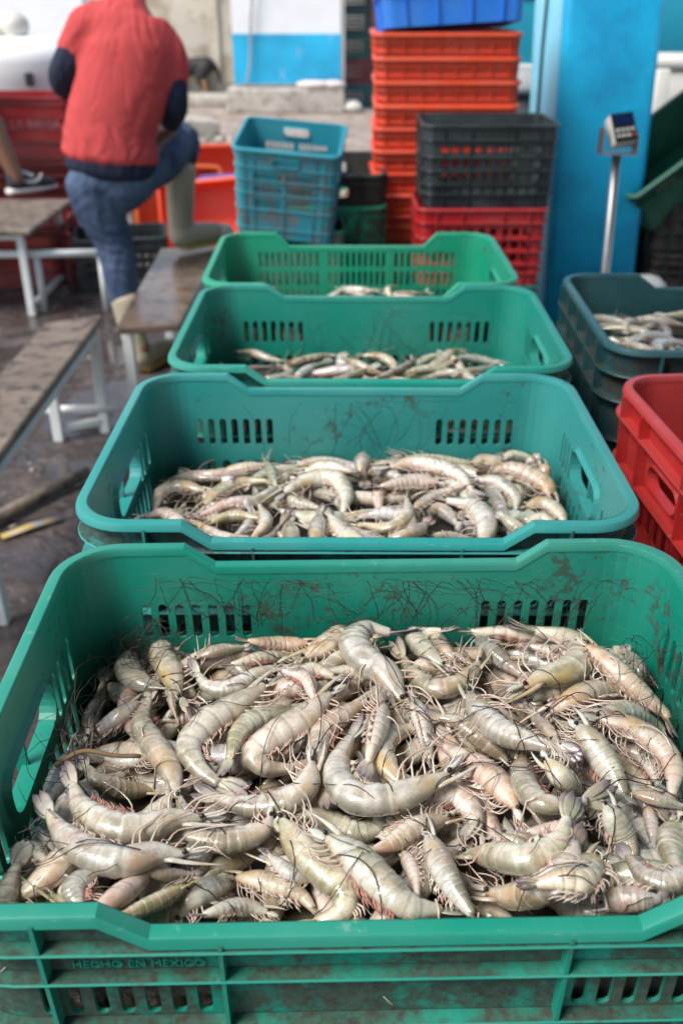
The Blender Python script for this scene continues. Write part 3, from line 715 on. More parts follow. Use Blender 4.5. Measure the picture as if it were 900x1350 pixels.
# ------------------------------------------------------------------ shrimp heaps
TR1 = [
 # under layer first; (tint, width px, roll, dorsal, points, label)
 ('grey', 34, .9, '', [(85, 985), (66, 1020), (62, 1065)], 'dull grey shrimp upright against the side slots of the closest crate'),
 ('grey', 26, .3, 'R', [(195, 1000), (165, 1004), (138, 1000)], 'small grey shrimp beside the brown twig in the closest crate'),
 ('grey', 20, .4, 'R', [(300, 925), (260, 944), (215, 950)], 'narrow grey shrimp lying level behind the pinkish upright shrimp'),
 ('cream', 25, .3, '', [(248, 858), (262, 846), (277, 838)], 'little pale shrimp tucked behind the hooked olive one'),
 ('grey', 40, .5, '', [(215, 905), (190, 902), (170, 885), (176, 865), (205, 855)], 'plump pale grey shrimp curled beneath the hooked olive one'),
 ('grey', 28, .8, '', [(822, 870), (802, 850), (786, 826)], 'grey shrimp with its tail up against the far right slots'),
 ('grey', 26, .9, '', [(862, 905), (846, 882), (838, 858)], 'dark grey shrimp standing by the right side slots'),
 ('green', 44, .6, 'R', [(760, 868), (730, 860), (698, 852)], 'flat greenish shrimp framed inside the big olive curl'),
 ('blue', 42, .5, '', [(815, 985), (850, 1000), (868, 1035)], 'bluish shrimp under the long tan one at the right side'),
 ('grey', 36, .2, '', [(130, 1150), (100, 1170), (106, 1198)], 'grey shrimp with white legs in the near left corner'),
 ('grey', 40, .6, '', [(235, 1212), (248, 1190), (282, 1172), (312, 1165)], 'smooth grey shrimp half under the rim beside the yellow one'),
 ('olive', 46, .6, 'R', [(588, 1165), (605, 1190), (640, 1208)], 'olive shrimp half hidden at the middle of the near rim'),
 ('green', 46, .8, '', [(762, 1065), (758, 1090), (772, 1115)], 'greenish shrimp buried behind the tail of the cream front shrimp'),
 ('grey', 38, .2, '', [(660, 1150), (690, 1120), (660, 1100)], 'grey shrimp in the gap above the cream front shrimp'),
 ('pink', 28, .5, '', [(600, 870), (578, 845), (592, 812)], 'pinkish shrimp with its tail on the far wall, middle of the heap'),
 ('tan', 28, .5, 'R', [(258, 868), (290, 858), (322, 854)], 'thin tan shrimp with long legs below the far left slots'),
 ('cream', 22, .3, 'R', [(385, 866), (345, 868), (305, 876)], 'slim cream shrimp just below the orange brown one'),
 ('orange', 25, .5, 'R', [(408, 848), (365, 850), (326, 845)], 'orange brown shrimp lying level below the far wall'),
 ('cream', 36, .3, 'L', [(398, 868), (430, 852), (455, 833), (480, 818), (503, 815)], 'arched cream shrimp behind the big pale one by the far wall'),
 ('white', 32, .2, 'L', [(366, 878), (335, 892), (305, 908), (275, 905), (260, 888)], 'white curled shrimp whose black eye faces up and right, left of the centre'),
 ('cream', 38, .3, 'L', [(350, 903), (385, 906), (410, 885), (440, 892)], 'cream shrimp crossing behind the pink legged curl'),
 ('pink', 32, .5, '', [(415, 925), (403, 895), (372, 884)], 'pale pink bent shrimp above the centre of the heap'),
 ('cream', 34, .3, 'R', [(500, 908), (465, 887), (432, 884)], 'cream shrimp with fine pink feelers left of the big pale one'),
 ('white', 32, .3, 'L', [(585, 878), (562, 860), (545, 835), (560, 812), (576, 800)], 'white hooked shrimp with its tail raised at the far wall'),
 ('olive', 36, .2, 'R', [(775, 886), (740, 904), (700, 922)], 'olive shrimp pointing right beneath the big olive curl'),
 ('grey', 38, .9, '', [(628, 838), (650, 862), (688, 890)], 'grey green shrimp lying back up left of the big olive curl'),
 ('cream', 30, .25, '', [(778, 838), (745, 822), (705, 808), (660, 812), (620, 832)], 'long arched cream shrimp along the far wall at the right'),
 ('olive', 48, .25, '', [(690, 906), (715, 893), (750, 884), (766, 860), (742, 840), (705, 832)], 'big olive shrimp curled in a wide hook, its head facing left'),
 ('orange', 36, .1, 'L', [(722, 942), (755, 922), (795, 912), (838, 926)], 'olive and orange shrimp with pale legs spilling left, right half of the heap'),
 ('white', 42, .4, 'L', [(785, 945), (830, 940), (882, 965)], 'smooth white shrimp under the tan one near the right slots'),
 ('orange', 38, .1, 'L', [(772, 850), (812, 886), (850, 920), (885, 948)], 'long straight shrimp with orange pink belly sloping down to the right side'),
 ('yelgreen', 36, .45, 'R', [(395, 938), (350, 945), (318, 965), (302, 1002)], 'yellow green curled shrimp under the pink legged curl'),
 ('grey', 36, -.7, 'L', [(545, 920), (558, 960), (566, 1002)], 'grey shrimp lying belly up below the big pale one'),
 ('pink', 34, -.8, 'L', [(506, 925), (496, 965), (485, 1005)], 'shrimp lying belly up with a bundle of pink legs at the centre'),
 ('white', 40, .3, 'R', [(622, 1108), (622, 1075), (600, 1050), (560, 1055), (520, 1078)], 'blue white shrimp arched under the peach hero shrimp of the centre'),
 ('cream', 44, .35, '', [(260, 925), (232, 905), (228, 935)], 'short cream shrimp seen between the hooked and the pinkish ones'),
 ('tan', 36, .5, 'L', [(670, 1005), (635, 975), (602, 952), (578, 946)], 'tan ringed shrimp sloping down to the right at the centre'),
 ('cream', 24, .4, 'L', [(738, 984), (715, 955), (692, 932)], 'narrow cream shrimp sliding between two larger ones, right of the centre'),
 ('green', 46, .9, 'L', [(760, 955), (785, 990), (805, 1020), (822, 1048)], 'broad olive green shrimp lying back up in the right half'),
 ('tan', 40, .2, '', [(785, 946), (830, 960), (868, 985), (886, 1015), (885, 1048)], 'long tan shrimp bending round the right side of the heap'),
 ('white', 40, -.6, 'R', [(718, 1000), (745, 1028), (776, 1045)], 'belly up shrimp with white legs in a fan, right of the centre'),
 ('blue', 28, .6, 'R', [(852, 1060), (858, 1085), (861, 1115)], 'blue grey tail standing between two greenish shrimp at the right'),
 ('yelgreen', 44, .4, '', [(897, 1082), (884, 1112), (892, 1150)], 'yellow green shrimp with red legs at the right edge'),
 ('green', 40, .8, 'L', [(798, 1060), (815, 1095), (836, 1130)], 'dull green shrimp running down behind the dark tail fan'),
 ('cream', 40, .25, '', [(690, 992), (690, 1030), (712, 1058), (750, 1060), (772, 1056)], 'pale bent shrimp with its tail fan pointing right beside the dark fan'),
 ('green', 34, .5, 'R', [(830, 1045), (860, 1053), (902, 1064)], 'pale green ringed tail pointing at the right edge'),
 ('white', 46, .3, '', [(618, 912), (635, 943), (665, 967), (700, 978), (730, 987)], 'pale shrimp with a brown tail fan sloping right, middle right of the heap'),
 ('orange', 44, .5, 'R', [(682, 1068), (655, 1035), (620, 1006), (585, 984)], 'orange tan shrimp nose down to the right below the centre'),
 ('white', 32, .3, 'R', [(762, 1086), (730, 1094), (694, 1097)], 'shrimp with dark red tail fan spread left above the cream front shrimp'),
 ('tan', 36, .3, '', [(485, 925), (455, 942), (426, 966), (420, 1000), (430, 1036)], 'tan pink hooked shrimp with its tail straight down at the centre'),
 ('tan', 34, .3, 'L', [(632, 872), (610, 898), (575, 908), (545, 890), (530, 865)], 'tan upward curled shrimp with a dark blunt end, right of the big pale one'),
 ('white', 42, .3, '', [(205, 1042), (165, 1041), (132, 1030), (113, 1010)], 'bluish white shrimp below the brown twig, head to the right'),
 ('grey', 37, .3, 'R', [(185, 925), (150, 952), (108, 982)], 'big grey shrimp sloping up to the right in the far left part'),
 ('grey', 26, .9, '', [(118, 972), (122, 932), (116, 898)], 'small shrimp standing on its dark head by the left side slots'),
 ('olive', 38, .25, 'L', [(237, 922), (227, 888), (214, 862), (226, 838), (260, 826), (284, 822)], 'olive hooked shrimp hanging head down at the far left'),
 ('pink', 42, .5, 'L', [(234, 1052), (226, 1016), (205, 985), (188, 955), (197, 922)], 'pinkish shrimp hanging head down with a bunch of pale legs, left of the centre'),
 ('white', 44, .3, '', [(412, 1003), (401, 1040), (365, 1060), (320, 1062), (284, 1052)], 'white green shrimp bent under the peach belly curl, tail to the left'),
 ('white', 40, .3, '', [(358, 1075), (345, 1095), (300, 1109), (262, 1105), (240, 1099)], 'white shrimp with a violet tail fan pointing left, left of the centre'),
 ('cream', 46, .25, 'R', [(352, 903), (315, 930), (275, 955), (250, 985), (264, 1014), (290, 1034)], 'large cream shrimp in a C with red legs inside its curl'),
 ('cream', 46, .25, 'R', [(437, 913), (405, 945), (365, 970), (337, 993), (350, 1012), (388, 1014)], 'large cream shrimp hooked round with a lilac tail, at the centre left'),
 ('white', 50, .35, 'L', [(530, 925), (510, 890), (480, 870), (468, 845), (490, 825), (512, 811)], 'big pale shrimp with its tail fan spread against the far wall'),
 ('grey', 22, .5, '', [(40, 1085), (55, 1100), (72, 1122)], 'small grey tail with an open fan in the near left corner'),
 ('dark', 24, .3, '', [(16, 1112), (40, 1116), (62, 1136)], 'dark little shrimp squeezed into the near left corner'),
 ('pink', 48, .4, '', [(118, 1207), (150, 1186), (184, 1160), (190, 1138)], 'pinkish white shrimp nose down at the near left rim'),
 ('pink', 22, .4, 'R', [(190, 1150), (225, 1153), (257, 1153)], 'thin pink tail below the two big white shrimp on the left'),
 ('white', 42, .3, 'R', [(388, 1072), (425, 1080), (465, 1097), (496, 1092), (498, 1068)], 'white pink shrimp facing left under the peach one, tail curled up'),
 ('tan', 40, .3, 'L', [(592, 1078), (550, 1092), (512, 1114), (490, 1122)], 'tan brown ringed shrimp pointing up right below the centre'),
 ('pink', 36, -.4, 'R', [(530, 1120), (545, 1150), (550, 1182)], 'small shrimp with pink legs between two big ones at the front'),
 ('white', 44, .2, 'R', [(355, 1203), (315, 1197), (268, 1206)], 'peach white shrimp with a black eye lying along the near rim'),
 ('yellow', 36, .1, '', [(308, 1157), (350, 1164), (394, 1180), (412, 1198)], 'yellowish shrimp with many white legs near the front left'),
 ('grey', 28, .5, 'R', [(412, 1162), (380, 1150), (354, 1127)], 'grey tail fan standing up beside the striped cream shrimp'),
 ('tan', 50, .2, '', [(640, 1176), (680, 1181), (720, 1168), (750, 1136), (756, 1110)], 'tan pink curled shrimp under the cream front shrimp'),
 ('dark', 36, -.6, 'R', [(790, 1188), (830, 1184), (872, 1190)], 'dim shrimp with dark pink legs at the near right rim'),
 ('green', 44, .3, '', [(905, 1140), (885, 1163), (850, 1155), (826, 1128)], 'green shrimp with a dark violet tail fan raised at the near right'),
 ('yellow', 38, .85, 'L', [(246, 1167), (205, 1190), (150, 1213)], 'straight yellow shrimp at the near left rim'),
 ('white', 52, .2, '', [(245, 1127), (205, 1125), (160, 1135), (110, 1120), (81, 1095), (66, 1073)], 'big white shrimp with black eye facing right, lower of the pair at the left'),
 ('white', 50, .2, '', [(268, 1080), (230, 1080), (190, 1092), (150, 1090), (111, 1066), (97, 1035)], 'big white shrimp with tail up and head right, upper of the pair at the left'),
 ('yellow', 48, .3, 'R', [(788, 1128), (770, 1155), (745, 1186), (718, 1216)], 'cream yellow shrimp with a bulging black eye looking up, near right rim'),
 ('cream', 52, .15, 'R', [(370, 1078), (395, 1115), (430, 1150), (455, 1175), (450, 1202), (414, 1219)], 'big cream shrimp with a fringe of pink legs running down the left of it'),
 ('green', 54, .35, 'L', [(428, 1102), (465, 1130), (500, 1165), (536, 1195), (582, 1201)], 'large greenish white shrimp sloping right to the middle of the near rim'),
 ('grey', 44, .9, 'L', [(562, 1098), (575, 1130), (596, 1170), (622, 1207)], 'white grey shrimp lying back up, nose pointing away, at the near rim'),
 ('cream', 50, .2, 'R', [(612, 1124), (650, 1128), (695, 1132), (732, 1112), (747, 1078)], 'cream shrimp curled like a smile with its tail up, front right'),
 ('white', 52, .2, '', [(592, 1019), (555, 1038), (515, 1052), (470, 1052), (445, 1025), (452, 990), (463, 972)], 'peach and white shrimp in a wide J at the centre of the heap'),
]
def surf1(x, y): return .928 + (.83 - y) * .075 + .012 * np.exp(-(((x - .03) / .2) ** 2))-.02 * np.clip(-(x + .14) / .1, 0, 1) * np.clip((y - .5) / .2, 0, 1)
p1 = Pile(.030, .612, .278, .196, surf1, -.062, R(1.2))
built1 = []
def filler(p, n, L0, R0, lim, bend=.7):
    out = []
    cols = int(math.sqrt(n * p.hx / p.hy)) + 1; rows = int(n / cols) + 1; pts = []
    for i in range(cols):
        for j in range(rows): pts.append((p.cx + p.hx * .9 * (2 * (i + .5) / cols - 1), p.cy + p.hy * .88 * (2 * (j + .5) / rows - 1)))
    rng.shuffle(pts)
    for x, y in pts[:n]:
        c = rand_curve(x + rng.normal(0, .012), y + rng.normal(0, .012), rng.uniform(0, 2 * math.pi), L0 * rng.uniform(.85, 1.15), rng.choice((-1, 1)) * abs(rng.normal(bend, .35)))
        Rb = R0 * rng.uniform(.85, 1.1); out.append((p.put(c, Rb, lim), Rb))
    return out
tn = list(TINT)
def tint_of(nm, j=.10):
    return tuple(float(np.clip(a * (1 + rng.normal(0, j)) , .05, .75)) for a in TINT[nm])
GF1 = 'shrimp under the top layer of the closest crate'
for P, Rb in filler(p1, 62, .135, .0140, -.004):
    built1.append((P, Rb, rng.choice((-1., 1.)), rng.uniform(.1, 1.2), tint_of(rng.choice(['grey', 'cream', 'olive', 'white', 'tan', 'grey'])), 'shrimp mostly buried under the others in the closest green crate', GF1, 1))
for x, y, a_ in ((-.215, .455, .4), (-.18, .445, 2.), (-.20, .49, 1.2), (-.225, .52, 1.6), (-.15, .440, .1), (-.222, .435, 2.6), (.25, .46, .5), (.28, .50, 1.8), (.22, .45, 2.7), (-.21, .56, 1.4)):
    c_ = rand_curve(x, y, a_, .12, rng.choice((-.8, .8))); Rb = .0132
    built1.append((p1.put(c_, Rb, .012), Rb, rng.choice((-1., 1.)), rng.uniform(.1, .9), tint_of(rng.choice(['grey', 'cream', 'tan', 'olive'])), 'shrimp mostly buried under the others in the closest green crate', GF1, 1))
LIM1 = .030
for t, w, roll, d, pts, lab in TR1:
    P, Rb = p1.put_pixels(pts, w * 1.0, LIM1)
    built1.append((P, Rb, auto_dors(pts, d), roll, tint_of(t, .05), lab, 'shrimp in the closest green crate', 3))
for i, (P, Rb, d, roll, t, lab, g, det) in enumerate(built1):
    ant = None
    if det == 3 and i % 2 == 0:
        q = P[0]; ang = math.atan2(*(P[0] - P[4])[[1, 0]])
        ant = [p1.wander(P[0], ang + rng.normal(0, .5), rng.uniform(.10, .22)) for _ in range(1 if i % 4 else 2)]
    make_shrimp(P, Rb, d, roll, t, lab, g, det, 100 + i, ant)

TR2 = [
 ('grey', 22, .4, 'R', [(215, 635), (250, 630), (292, 632)]), ('tan', 26, .4, 'R', [(195, 700), (210, 690), (235, 700)]), ('pink', 32, .4, 'R', [(580, 636), (545, 636), (502, 642)]),
 ('grey', 26, .4, 'R', [(430, 622), (455, 628), (490, 640)]), ('grey', 32, .6, 'R', [(640, 632), (655, 662), (672, 692)]), ('white', 32, .4, 'R', [(548, 680), (580, 672), (602, 692)]),
 ('dark', 24, .2, 'R', [(562, 710), (590, 708), (625, 712)]), ('dark', 24, .6, 'R', [(640, 700), (652, 708), (668, 712)]),
 ('tan', 28, .3, '', [(272, 648), (235, 642), (205, 655), (192, 674)]), ('cream', 30, .3, '', [(190, 685), (215, 677), (238, 694), (246, 716)]),
 ('cream', 26, .3, '', [(292, 622), (325, 617), (354, 613)]), ('white', 20, .5, 'R', [(352, 608), (358, 625), (364, 642)]),
 ('yellow', 26, .3, '', [(268, 668), (290, 648), (320, 636), (352, 634)]), ('pink', 22, .2, '', [(262, 680), (310, 662), (366, 658)]),
 ('yellow', 24, .3, 'R', [(275, 690), (308, 680), (342, 684)]), ('tan', 22, .2, '', [(250, 685), (296, 708), (345, 712), (372, 690)]),
 ('grey', 26, .3, '', [(390, 606), (430, 598), (466, 608)]), ('white', 28, .3, '', [(400, 622), (430, 616), (464, 622)]),
 ('tan', 20, .3, 'L', [(562, 605), (525, 598), (498, 590), (478, 574)]), ('cream', 28, .3, '', [(530, 598), (575, 601), (610, 608), (634, 588)]),
 ('tan', 26, .4, 'L', [(620, 614), (658, 595), (695, 573)]), ('white', 26, .3, 'R', [(662, 605), (685, 597), (708, 600)]), ('pink', 22, .3, 'L', [(690, 613), (710, 605), (728, 600)]),
 ('orange', 24, .6, 'L', [(724, 612), (736, 630), (740, 652)]), ('tan', 24, .6, 'L', [(744, 660), (755, 675), (760, 692)]),
 ('white', 26, .4, '', [(350, 666), (385, 662), (420, 670)]), ('tan', 32, .7, 'R', [(484, 602), (476, 615), (480, 634)]),
 ('cream', 26, .2, '', [(470, 690), (508, 697), (535, 682), (536, 658)]), ('tan', 36, .4, '', [(508, 710), (540, 706), (562, 690)]), ('pink', 30, .4, 'R', [(470, 704), (490, 712), (505, 720)]),
 ('white', 34, .3, '', [(372, 652), (400, 636), (440, 632), (456, 654), (452, 676)]), ('white', 34, .3, '', [(510, 616), (550, 612), (598, 624), (622, 646)]),
 ('cream', 22, .2, '', [(543, 672), (578, 652), (612, 640)]), ('grey', 26, .4, '', [(622, 632), (655, 636), (678, 654), (680, 672)]),
 ('orange', 36, .3, '', [(736, 656), (706, 632), (672, 618), (645, 622)]), ('tan', 22, .3, '', [(704, 706), (700, 690), (714, 683), (728, 694), (720, 706)]),
 ('cream', 28, .3, '', [(690, 668), (720, 665), (752, 692)]), ('white', 30, .4, 'L', [(702, 716), (680, 696), (660, 680)]),
 ('white', 24, .3, '', [(330, 712), (350, 690), (342, 666)]), ('yelgreen', 34, .9, 'L', [(385, 722), (384, 705), (382, 688)]), ('cream', 30, .5, 'L', [(414, 722), (418, 700), (422, 676)]),
 ('white', 32, .4, 'R', [(482, 716), (452, 702), (434, 680)]), ('white', 40, .35, '', [(636, 720), (640, 692), (624, 668), (588, 660)]),
]
L2 = ['curled', 'gently bent', 'nearly straight']
def surf2(x, y): return .910 + (1.27 - y) * .118 + .010 * np.exp(-(((x - .03) / .2) ** 2))
p2 = Pile(.018, 1.082, .276, .196, surf2, -.05, R(-.3))
G2L = 'shrimp in the teal-green second crate'
b2 = [(P, Rb, rng.choice((-1., 1.)), rng.uniform(.1, 1.), tint_of(rng.choice(['grey', 'cream', 'tan', 'white'])), 1, None) for P, Rb in filler(p2, 22, .12, .0115, .0) + filler(p2, 20, .12, .0115, .016)]
for t, w, roll, d, pts in TR2:
    P, Rb = p2.put_pixels(pts, w * .82, .026); b2.append((P, Rb, auto_dors(pts, d), roll, tint_of(t, .06), 2, (t, pts)))
TN = dict(cream='cream', white='whitish', grey='grey', olive='olive', yellow='yellowish', yelgreen='yellow green', tan='tan', orange='orange tan', pink='pinkish', dark='dark', blue='bluish', green='greenish')
seen = {}
def heap_label(t, pts, where, W0, W1, y0, y1):
    p = np.array(pts, float); a = p[-1] - p[0]; L_ = length(p); st = np.linalg.norm(a) / L_
    shp = 'curled' if st < .8 else 'bent' if st < .96 else 'straight'
    d = -a; hd = ('right' if d[0] > 0 else 'left') if abs(d[0]) > abs(d[1]) * .7 else ('up' if d[1] < 0 else 'down')
    m = p.mean(0); fx = (m[0] - W0) / (W1 - W0); fy = (m[1] - y0) / (y1 - y0)
    pos = ('left end', 'left part', 'middle', 'right part', 'right end')[min(4, max(0, int(fx * 5)))]
    dep = ('along far wall', 'in far half', 'in near half', 'at near rim')[min(3, max(0, int(fy * 4)))]
    lab = f'{shp} {TN[t]} shrimp heading {hd}, {pos} of {where} {dep}'
    return lab
for i, (P, Rb, d, roll, t, det, tr) in enumerate(b2):
    if tr is None: lab, g = 'shrimp half buried among the others in the teal-green second crate', 'shrimp under the top layer of the second crate'
    else:
        lab, g = heap_label(tr[0], tr[1], 'second crate', 185, 765, 575, 722), G2L
        if lab in seen:
            seen[lab] += 1; lab = lab.replace(' shrimp', (' slimmer shrimp', ' smaller shrimp', ' plumper shrimp')[seen[lab] % 3], 1)
        else: seen[lab] = 0
    ant = [p2.wander(P[0], rng.uniform(0, 6.28), rng.uniform(.08, .18), 16)] if tr is not None and i % 4 == 0 else None
    make_shrimp(P, Rb, d, roll, t, lab, g, det, 400 + i, ant)

def random_heap(cx, cy, hx, hy, surf, n1, n2, lab, grp, yaw, seed, bend=.45, L0=.125, R0=.0125, tints=('cream', 'tan', 'grey', 'white', 'pink'), det=1, base=-.035):
    p = Pile(cx, cy, hx, hy, surf, base, yaw); k = 0
    for n, lim in ((n1, .0), (n2, .03)):
        for P, Rb in filler(p, n, L0, R0, lim, bend):
            make_shrimp(P, Rb, rng.choice((-1., 1.)), rng.uniform(0, .9), tint_of(rng.choice(tints)), lab, grp, det, seed + k); k += 1
    return p
p3 = random_heap(.045, 1.60, .265, .14, lambda x, y: .893 + (y - 1.5) * .06 + .008 * np.sin(x * 31 + 1) + .012 * np.exp(-((x + .12) / .05) ** 2) + 0 * y, 4, 38, 'shrimp in the low layer inside the third green crate', 'shrimp in the third crate', 0, 1000, tints=('tan', 'grey', 'olive', 'dark', 'dark', 'dark'), L0=.12, R0=.0112)  # mostly dark tints: the weaker light in this crate is put into the colour
p4 = random_heap(.036, 2.05, .26, .13, lambda x, y: .912 + .010 * np.sin(x * 23) + .02 * np.clip(x, 0, .2) + 0 * y, 4, 18, 'shrimp heaped in the far slotted green crate', 'shrimp in the far slotted crate', 0, 1100, L0=.115, R0=.0105)
p5 = random_heap(.72, 1.68, .255, .195, lambda x, y: .938 + (1.9 - y) * .03 + .012 * np.sin(x * 27 + y * 11), 4, 42, 'dull shrimp lying in the dark teal ribbed crate', 'shrimp in the dark teal crate', R(-1.5), 1200, L0=.13, tints=('cream', 'tan', 'grey', 'grey', 'white'))
p6 = random_heap(.72, 1.12, .24, .16, lambda x, y: .80 + 0 * x, 0, 3, 'shrimp on the bottom of the red crate at the right edge', 'shrimp in the red crate', R(4), 1300)

# lumpy bulk of the catch under the shrimp one can tell apart (one closed lump per crate)
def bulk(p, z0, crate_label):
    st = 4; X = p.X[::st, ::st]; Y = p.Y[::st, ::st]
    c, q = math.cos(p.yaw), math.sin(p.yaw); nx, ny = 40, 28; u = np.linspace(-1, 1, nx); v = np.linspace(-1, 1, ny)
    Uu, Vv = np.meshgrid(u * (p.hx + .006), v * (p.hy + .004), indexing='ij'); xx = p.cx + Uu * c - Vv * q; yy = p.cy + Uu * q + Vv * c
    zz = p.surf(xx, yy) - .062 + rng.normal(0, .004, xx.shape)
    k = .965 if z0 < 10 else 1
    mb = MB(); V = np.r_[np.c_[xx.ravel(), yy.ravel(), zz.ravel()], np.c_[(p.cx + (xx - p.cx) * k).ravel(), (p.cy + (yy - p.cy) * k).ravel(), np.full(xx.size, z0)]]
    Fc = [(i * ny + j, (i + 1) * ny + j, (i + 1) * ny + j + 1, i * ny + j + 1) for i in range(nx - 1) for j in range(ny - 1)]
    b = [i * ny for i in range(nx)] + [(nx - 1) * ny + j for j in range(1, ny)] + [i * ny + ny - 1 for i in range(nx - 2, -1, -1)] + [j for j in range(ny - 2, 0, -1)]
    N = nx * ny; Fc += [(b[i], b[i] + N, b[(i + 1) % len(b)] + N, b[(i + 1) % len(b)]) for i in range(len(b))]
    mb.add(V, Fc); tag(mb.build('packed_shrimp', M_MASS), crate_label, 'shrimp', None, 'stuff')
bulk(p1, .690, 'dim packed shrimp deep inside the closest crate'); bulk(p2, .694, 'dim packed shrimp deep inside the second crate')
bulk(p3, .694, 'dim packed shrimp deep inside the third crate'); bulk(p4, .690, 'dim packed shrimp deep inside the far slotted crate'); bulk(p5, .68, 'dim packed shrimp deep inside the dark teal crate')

# loose feelers stuck to the crate walls
def wall_feelers(cx, yw, zlo, x0, x1, n, lab, seed, hmax=.07):
    rs = np.random.default_rng(seed); mb = MB()
    for i in range(n):
        x = rs.uniform(x0, x1); a = rs.uniform(-.9, .9); ln = rs.uniform(.04, .16); cv = rs.normal(0, .10)
        pts = []; px, pz = x, zlo + rs.uniform(-.02, .01)
        ang = math.pi / 2 + a
        for k in range(16):
            pts.append((px, yw - .0025 - .010 * abs(math.sin(k * .5 + i)) * rs.random(), pz))
            px += math.cos(ang) * ln / 16; pz += math.sin(ang) * ln / 16; ang += cv + rs.normal(0, .06)
            if pz > zlo + hmax: ang = -abs(ang) * .3
            px = min(max(px, x0 - .03), x1 + .03)
        mb.tube(spline(pts, 24), np.linspace(.00048, .00018, 24), 4)
    tag(mb.build('feeler_tangle', M_ANT), lab, 'feelers', None, 'stuff')
wall_feelers(.03, .812, .925, -.21, .27, 64, 'thin dark feelers stuck to the far wall of the closest crate', 5, .045)
wall_feelers(.02, 1.283, .90, -.16, .26, 20, 'thin dark feelers stuck to the far wall of the second crate', 6)
wall_feelers(.045, 1.748, .88, -.10, .28, 30, 'thin dark feelers stuck to the far wall of the third crate', 8, .08)
wall_feelers(.036, 2.195, .90, -.10, .25, 10, 'thin dark feelers stuck to the far wall of the slotted crate', 9)
def tangle(c, s, n, lab, seed):
    rs = np.random.default_rng(seed); mb = MB()
    for i in range(n):
        p = np.array(c) + rs.normal(0, 1, 3) * s * .6; d = nrm(rs.normal(0, 1, 3) * np.array(s)); pts = []
        for k in range(10):
            pts.append(p.copy()); p = p + d * rs.uniform(.005, .011); d = nrm(d + rs.normal(0, .22, 3) + .35 * (np.array(c) - p) / max(s))
        mb.tube(spline(pts, 22), np.linspace(.00042, .00015, 22), 4)
    tag(mb.build('feeler_tangle', M_ANT), lab, 'feelers', None, 'stuff')
tangle((-.20, .775, .905), (.03, .03, .018), 70, 'dark matted knot of feelers in the far left corner of the closest crate', 3)
tangle((-.225, .62, .94), (.012, .07, .02), 34, 'fine feelers caught in the left side slots of the closest crate', 4)
tangle((.285, .70, .93), (.012, .05, .02), 26, 'fine feelers caught in the right side slots of the closest crate', 11)
tangle((-.19, .47, .945), (.025, .03, .008), 12, 'short feelers matted in the near left corner of the closest crate', 12)
M_TWIG = plain('twig_bark', (.20, .12, .06), .8, .5, 90)
tw = MB(); tw.tube(spline([p1.wander(at_z(70, 986, .95), 0, .001, 2)[0] + np.array((0, 0, .006)), at_z(110, 990, .962), at_z(150, 996, .962), at_z(186, 997, .958)], 14), np.linspace(.0024, .0016, 14), 7)
tag(tw.build('twig', M_TWIG), 'thin brown twig lying across the left part of the shrimp heap', 'twig')
def loose_legs(p, n, lab, seed):
    rs = np.random.default_rng(seed); mb = MB()
    for i in range(n):
        x, y = p.cx + rs.uniform(-.9, .9) * p.hx, p.cy + rs.uniform(-.92, .92) * p.hy
        A = p.wander((x, y), rs.uniform(0, 6.28), rs.uniform(.015, .045), 8, rs.normal(0, .25))
        A[:, 2] += np.sin(np.linspace(0, math.pi, 8)) * rs.uniform(0, .004)
        mb.tube(A, np.linspace(.0009, .0004, 8), 4)
    tag(mb.build('loose_legs', M_LEG), lab, 'shrimp legs', None, 'stuff')
loose_legs(p1, 55, 'pale broken legs and feelers strewn over the closest shrimp heap', 21)
loose_legs(p2, 50, 'pale broken legs and feelers strewn over the second shrimp heap', 22)

# light of the place
ROOF, RX0, RY1 = True, -.7, 2.6
SE, SA = R(54), R(-122)     # sun height; bearing from +y towards +x
SKY, SUN, SANG, EXPO = .115, 2.4, 24, .85

# ------------------------------------------------------------------ setting: ground
def ground_mat():
    m = NT('muddy_ground'); co = m.coords(False)
    sep = m.n('ShaderNodeSeparateXYZ'); m.l(co, sep.inputs[0])
    n1 = m.noise(co, 1.3, 6, .62, .3); n2 = m.noise(co, 7, 6, .7); n3 = m.noise(co, 38, 4, .7)
    far = m.ramp(m.math('ADD', m.math('MULTIPLY', sep.outputs[1], .1), m.math('MULTIPLY', m.math('SUBTRACT', n1, .5), .5)), [(.52, 0.), (.78, 1.)])
    wet = m.mix(m.ramp(n2, [(.35, 0.), (.65, 1.)]), (.030, .023, .020), (.12, .092, .082))
    dry = m.mix(m.ramp(m.math('ADD', m.math('MULTIPLY', n2, .6), m.math('MULTIPLY', m.noise(co, 2.2, 5, .7), .4)), [(.40, 0.), (.60, 1.)]), (.21, .155, .125), (.46, .38, .32))
    c = m.mix(far, wet, dry)
    c = m.mix(m.math('MULTIPLY', m.ramp(n3, [(.56, 0.), (.66, 1.)]), .35), c, (.42, .37, .34))
    c = m.mix(m.math('MULTIPLY', m.ramp(m.noise(co, 60, 3), [(.62, 0.), (.68, 1.)]), .5), c, (.035, .028, .024))
    pud = m.ramp(m.noise(co, 3.2, 5, .6, .8), [(.43, 0.), (.48, 1.)])
    pud = m.math('MULTIPLY', pud, m.ramp(far, [(.2, 1.), (.7, 0.)]))
    c = m.mix(m.math('MULTIPLY', pud, .55), c, (.055, .046, .044))
    m.set(Base_Color=c, Roughness=m.mix(pud, m.ramp(n2, [(.3, .5), (.7, .85)]), .06))
    h = m.math('MULTIPLY', m.math('ADD', n2, m.math('MULTIPLY', n3, .35)), m.math('SUBTRACT', 1., pud))
    m.bump(h, .45, .03)
    return m.m
g = MB(); g.add([(-60, -60, 0), (60, -60, 0), (60, 60, 0), (-60, 60, 0)], [(0, 1, 2, 3)])
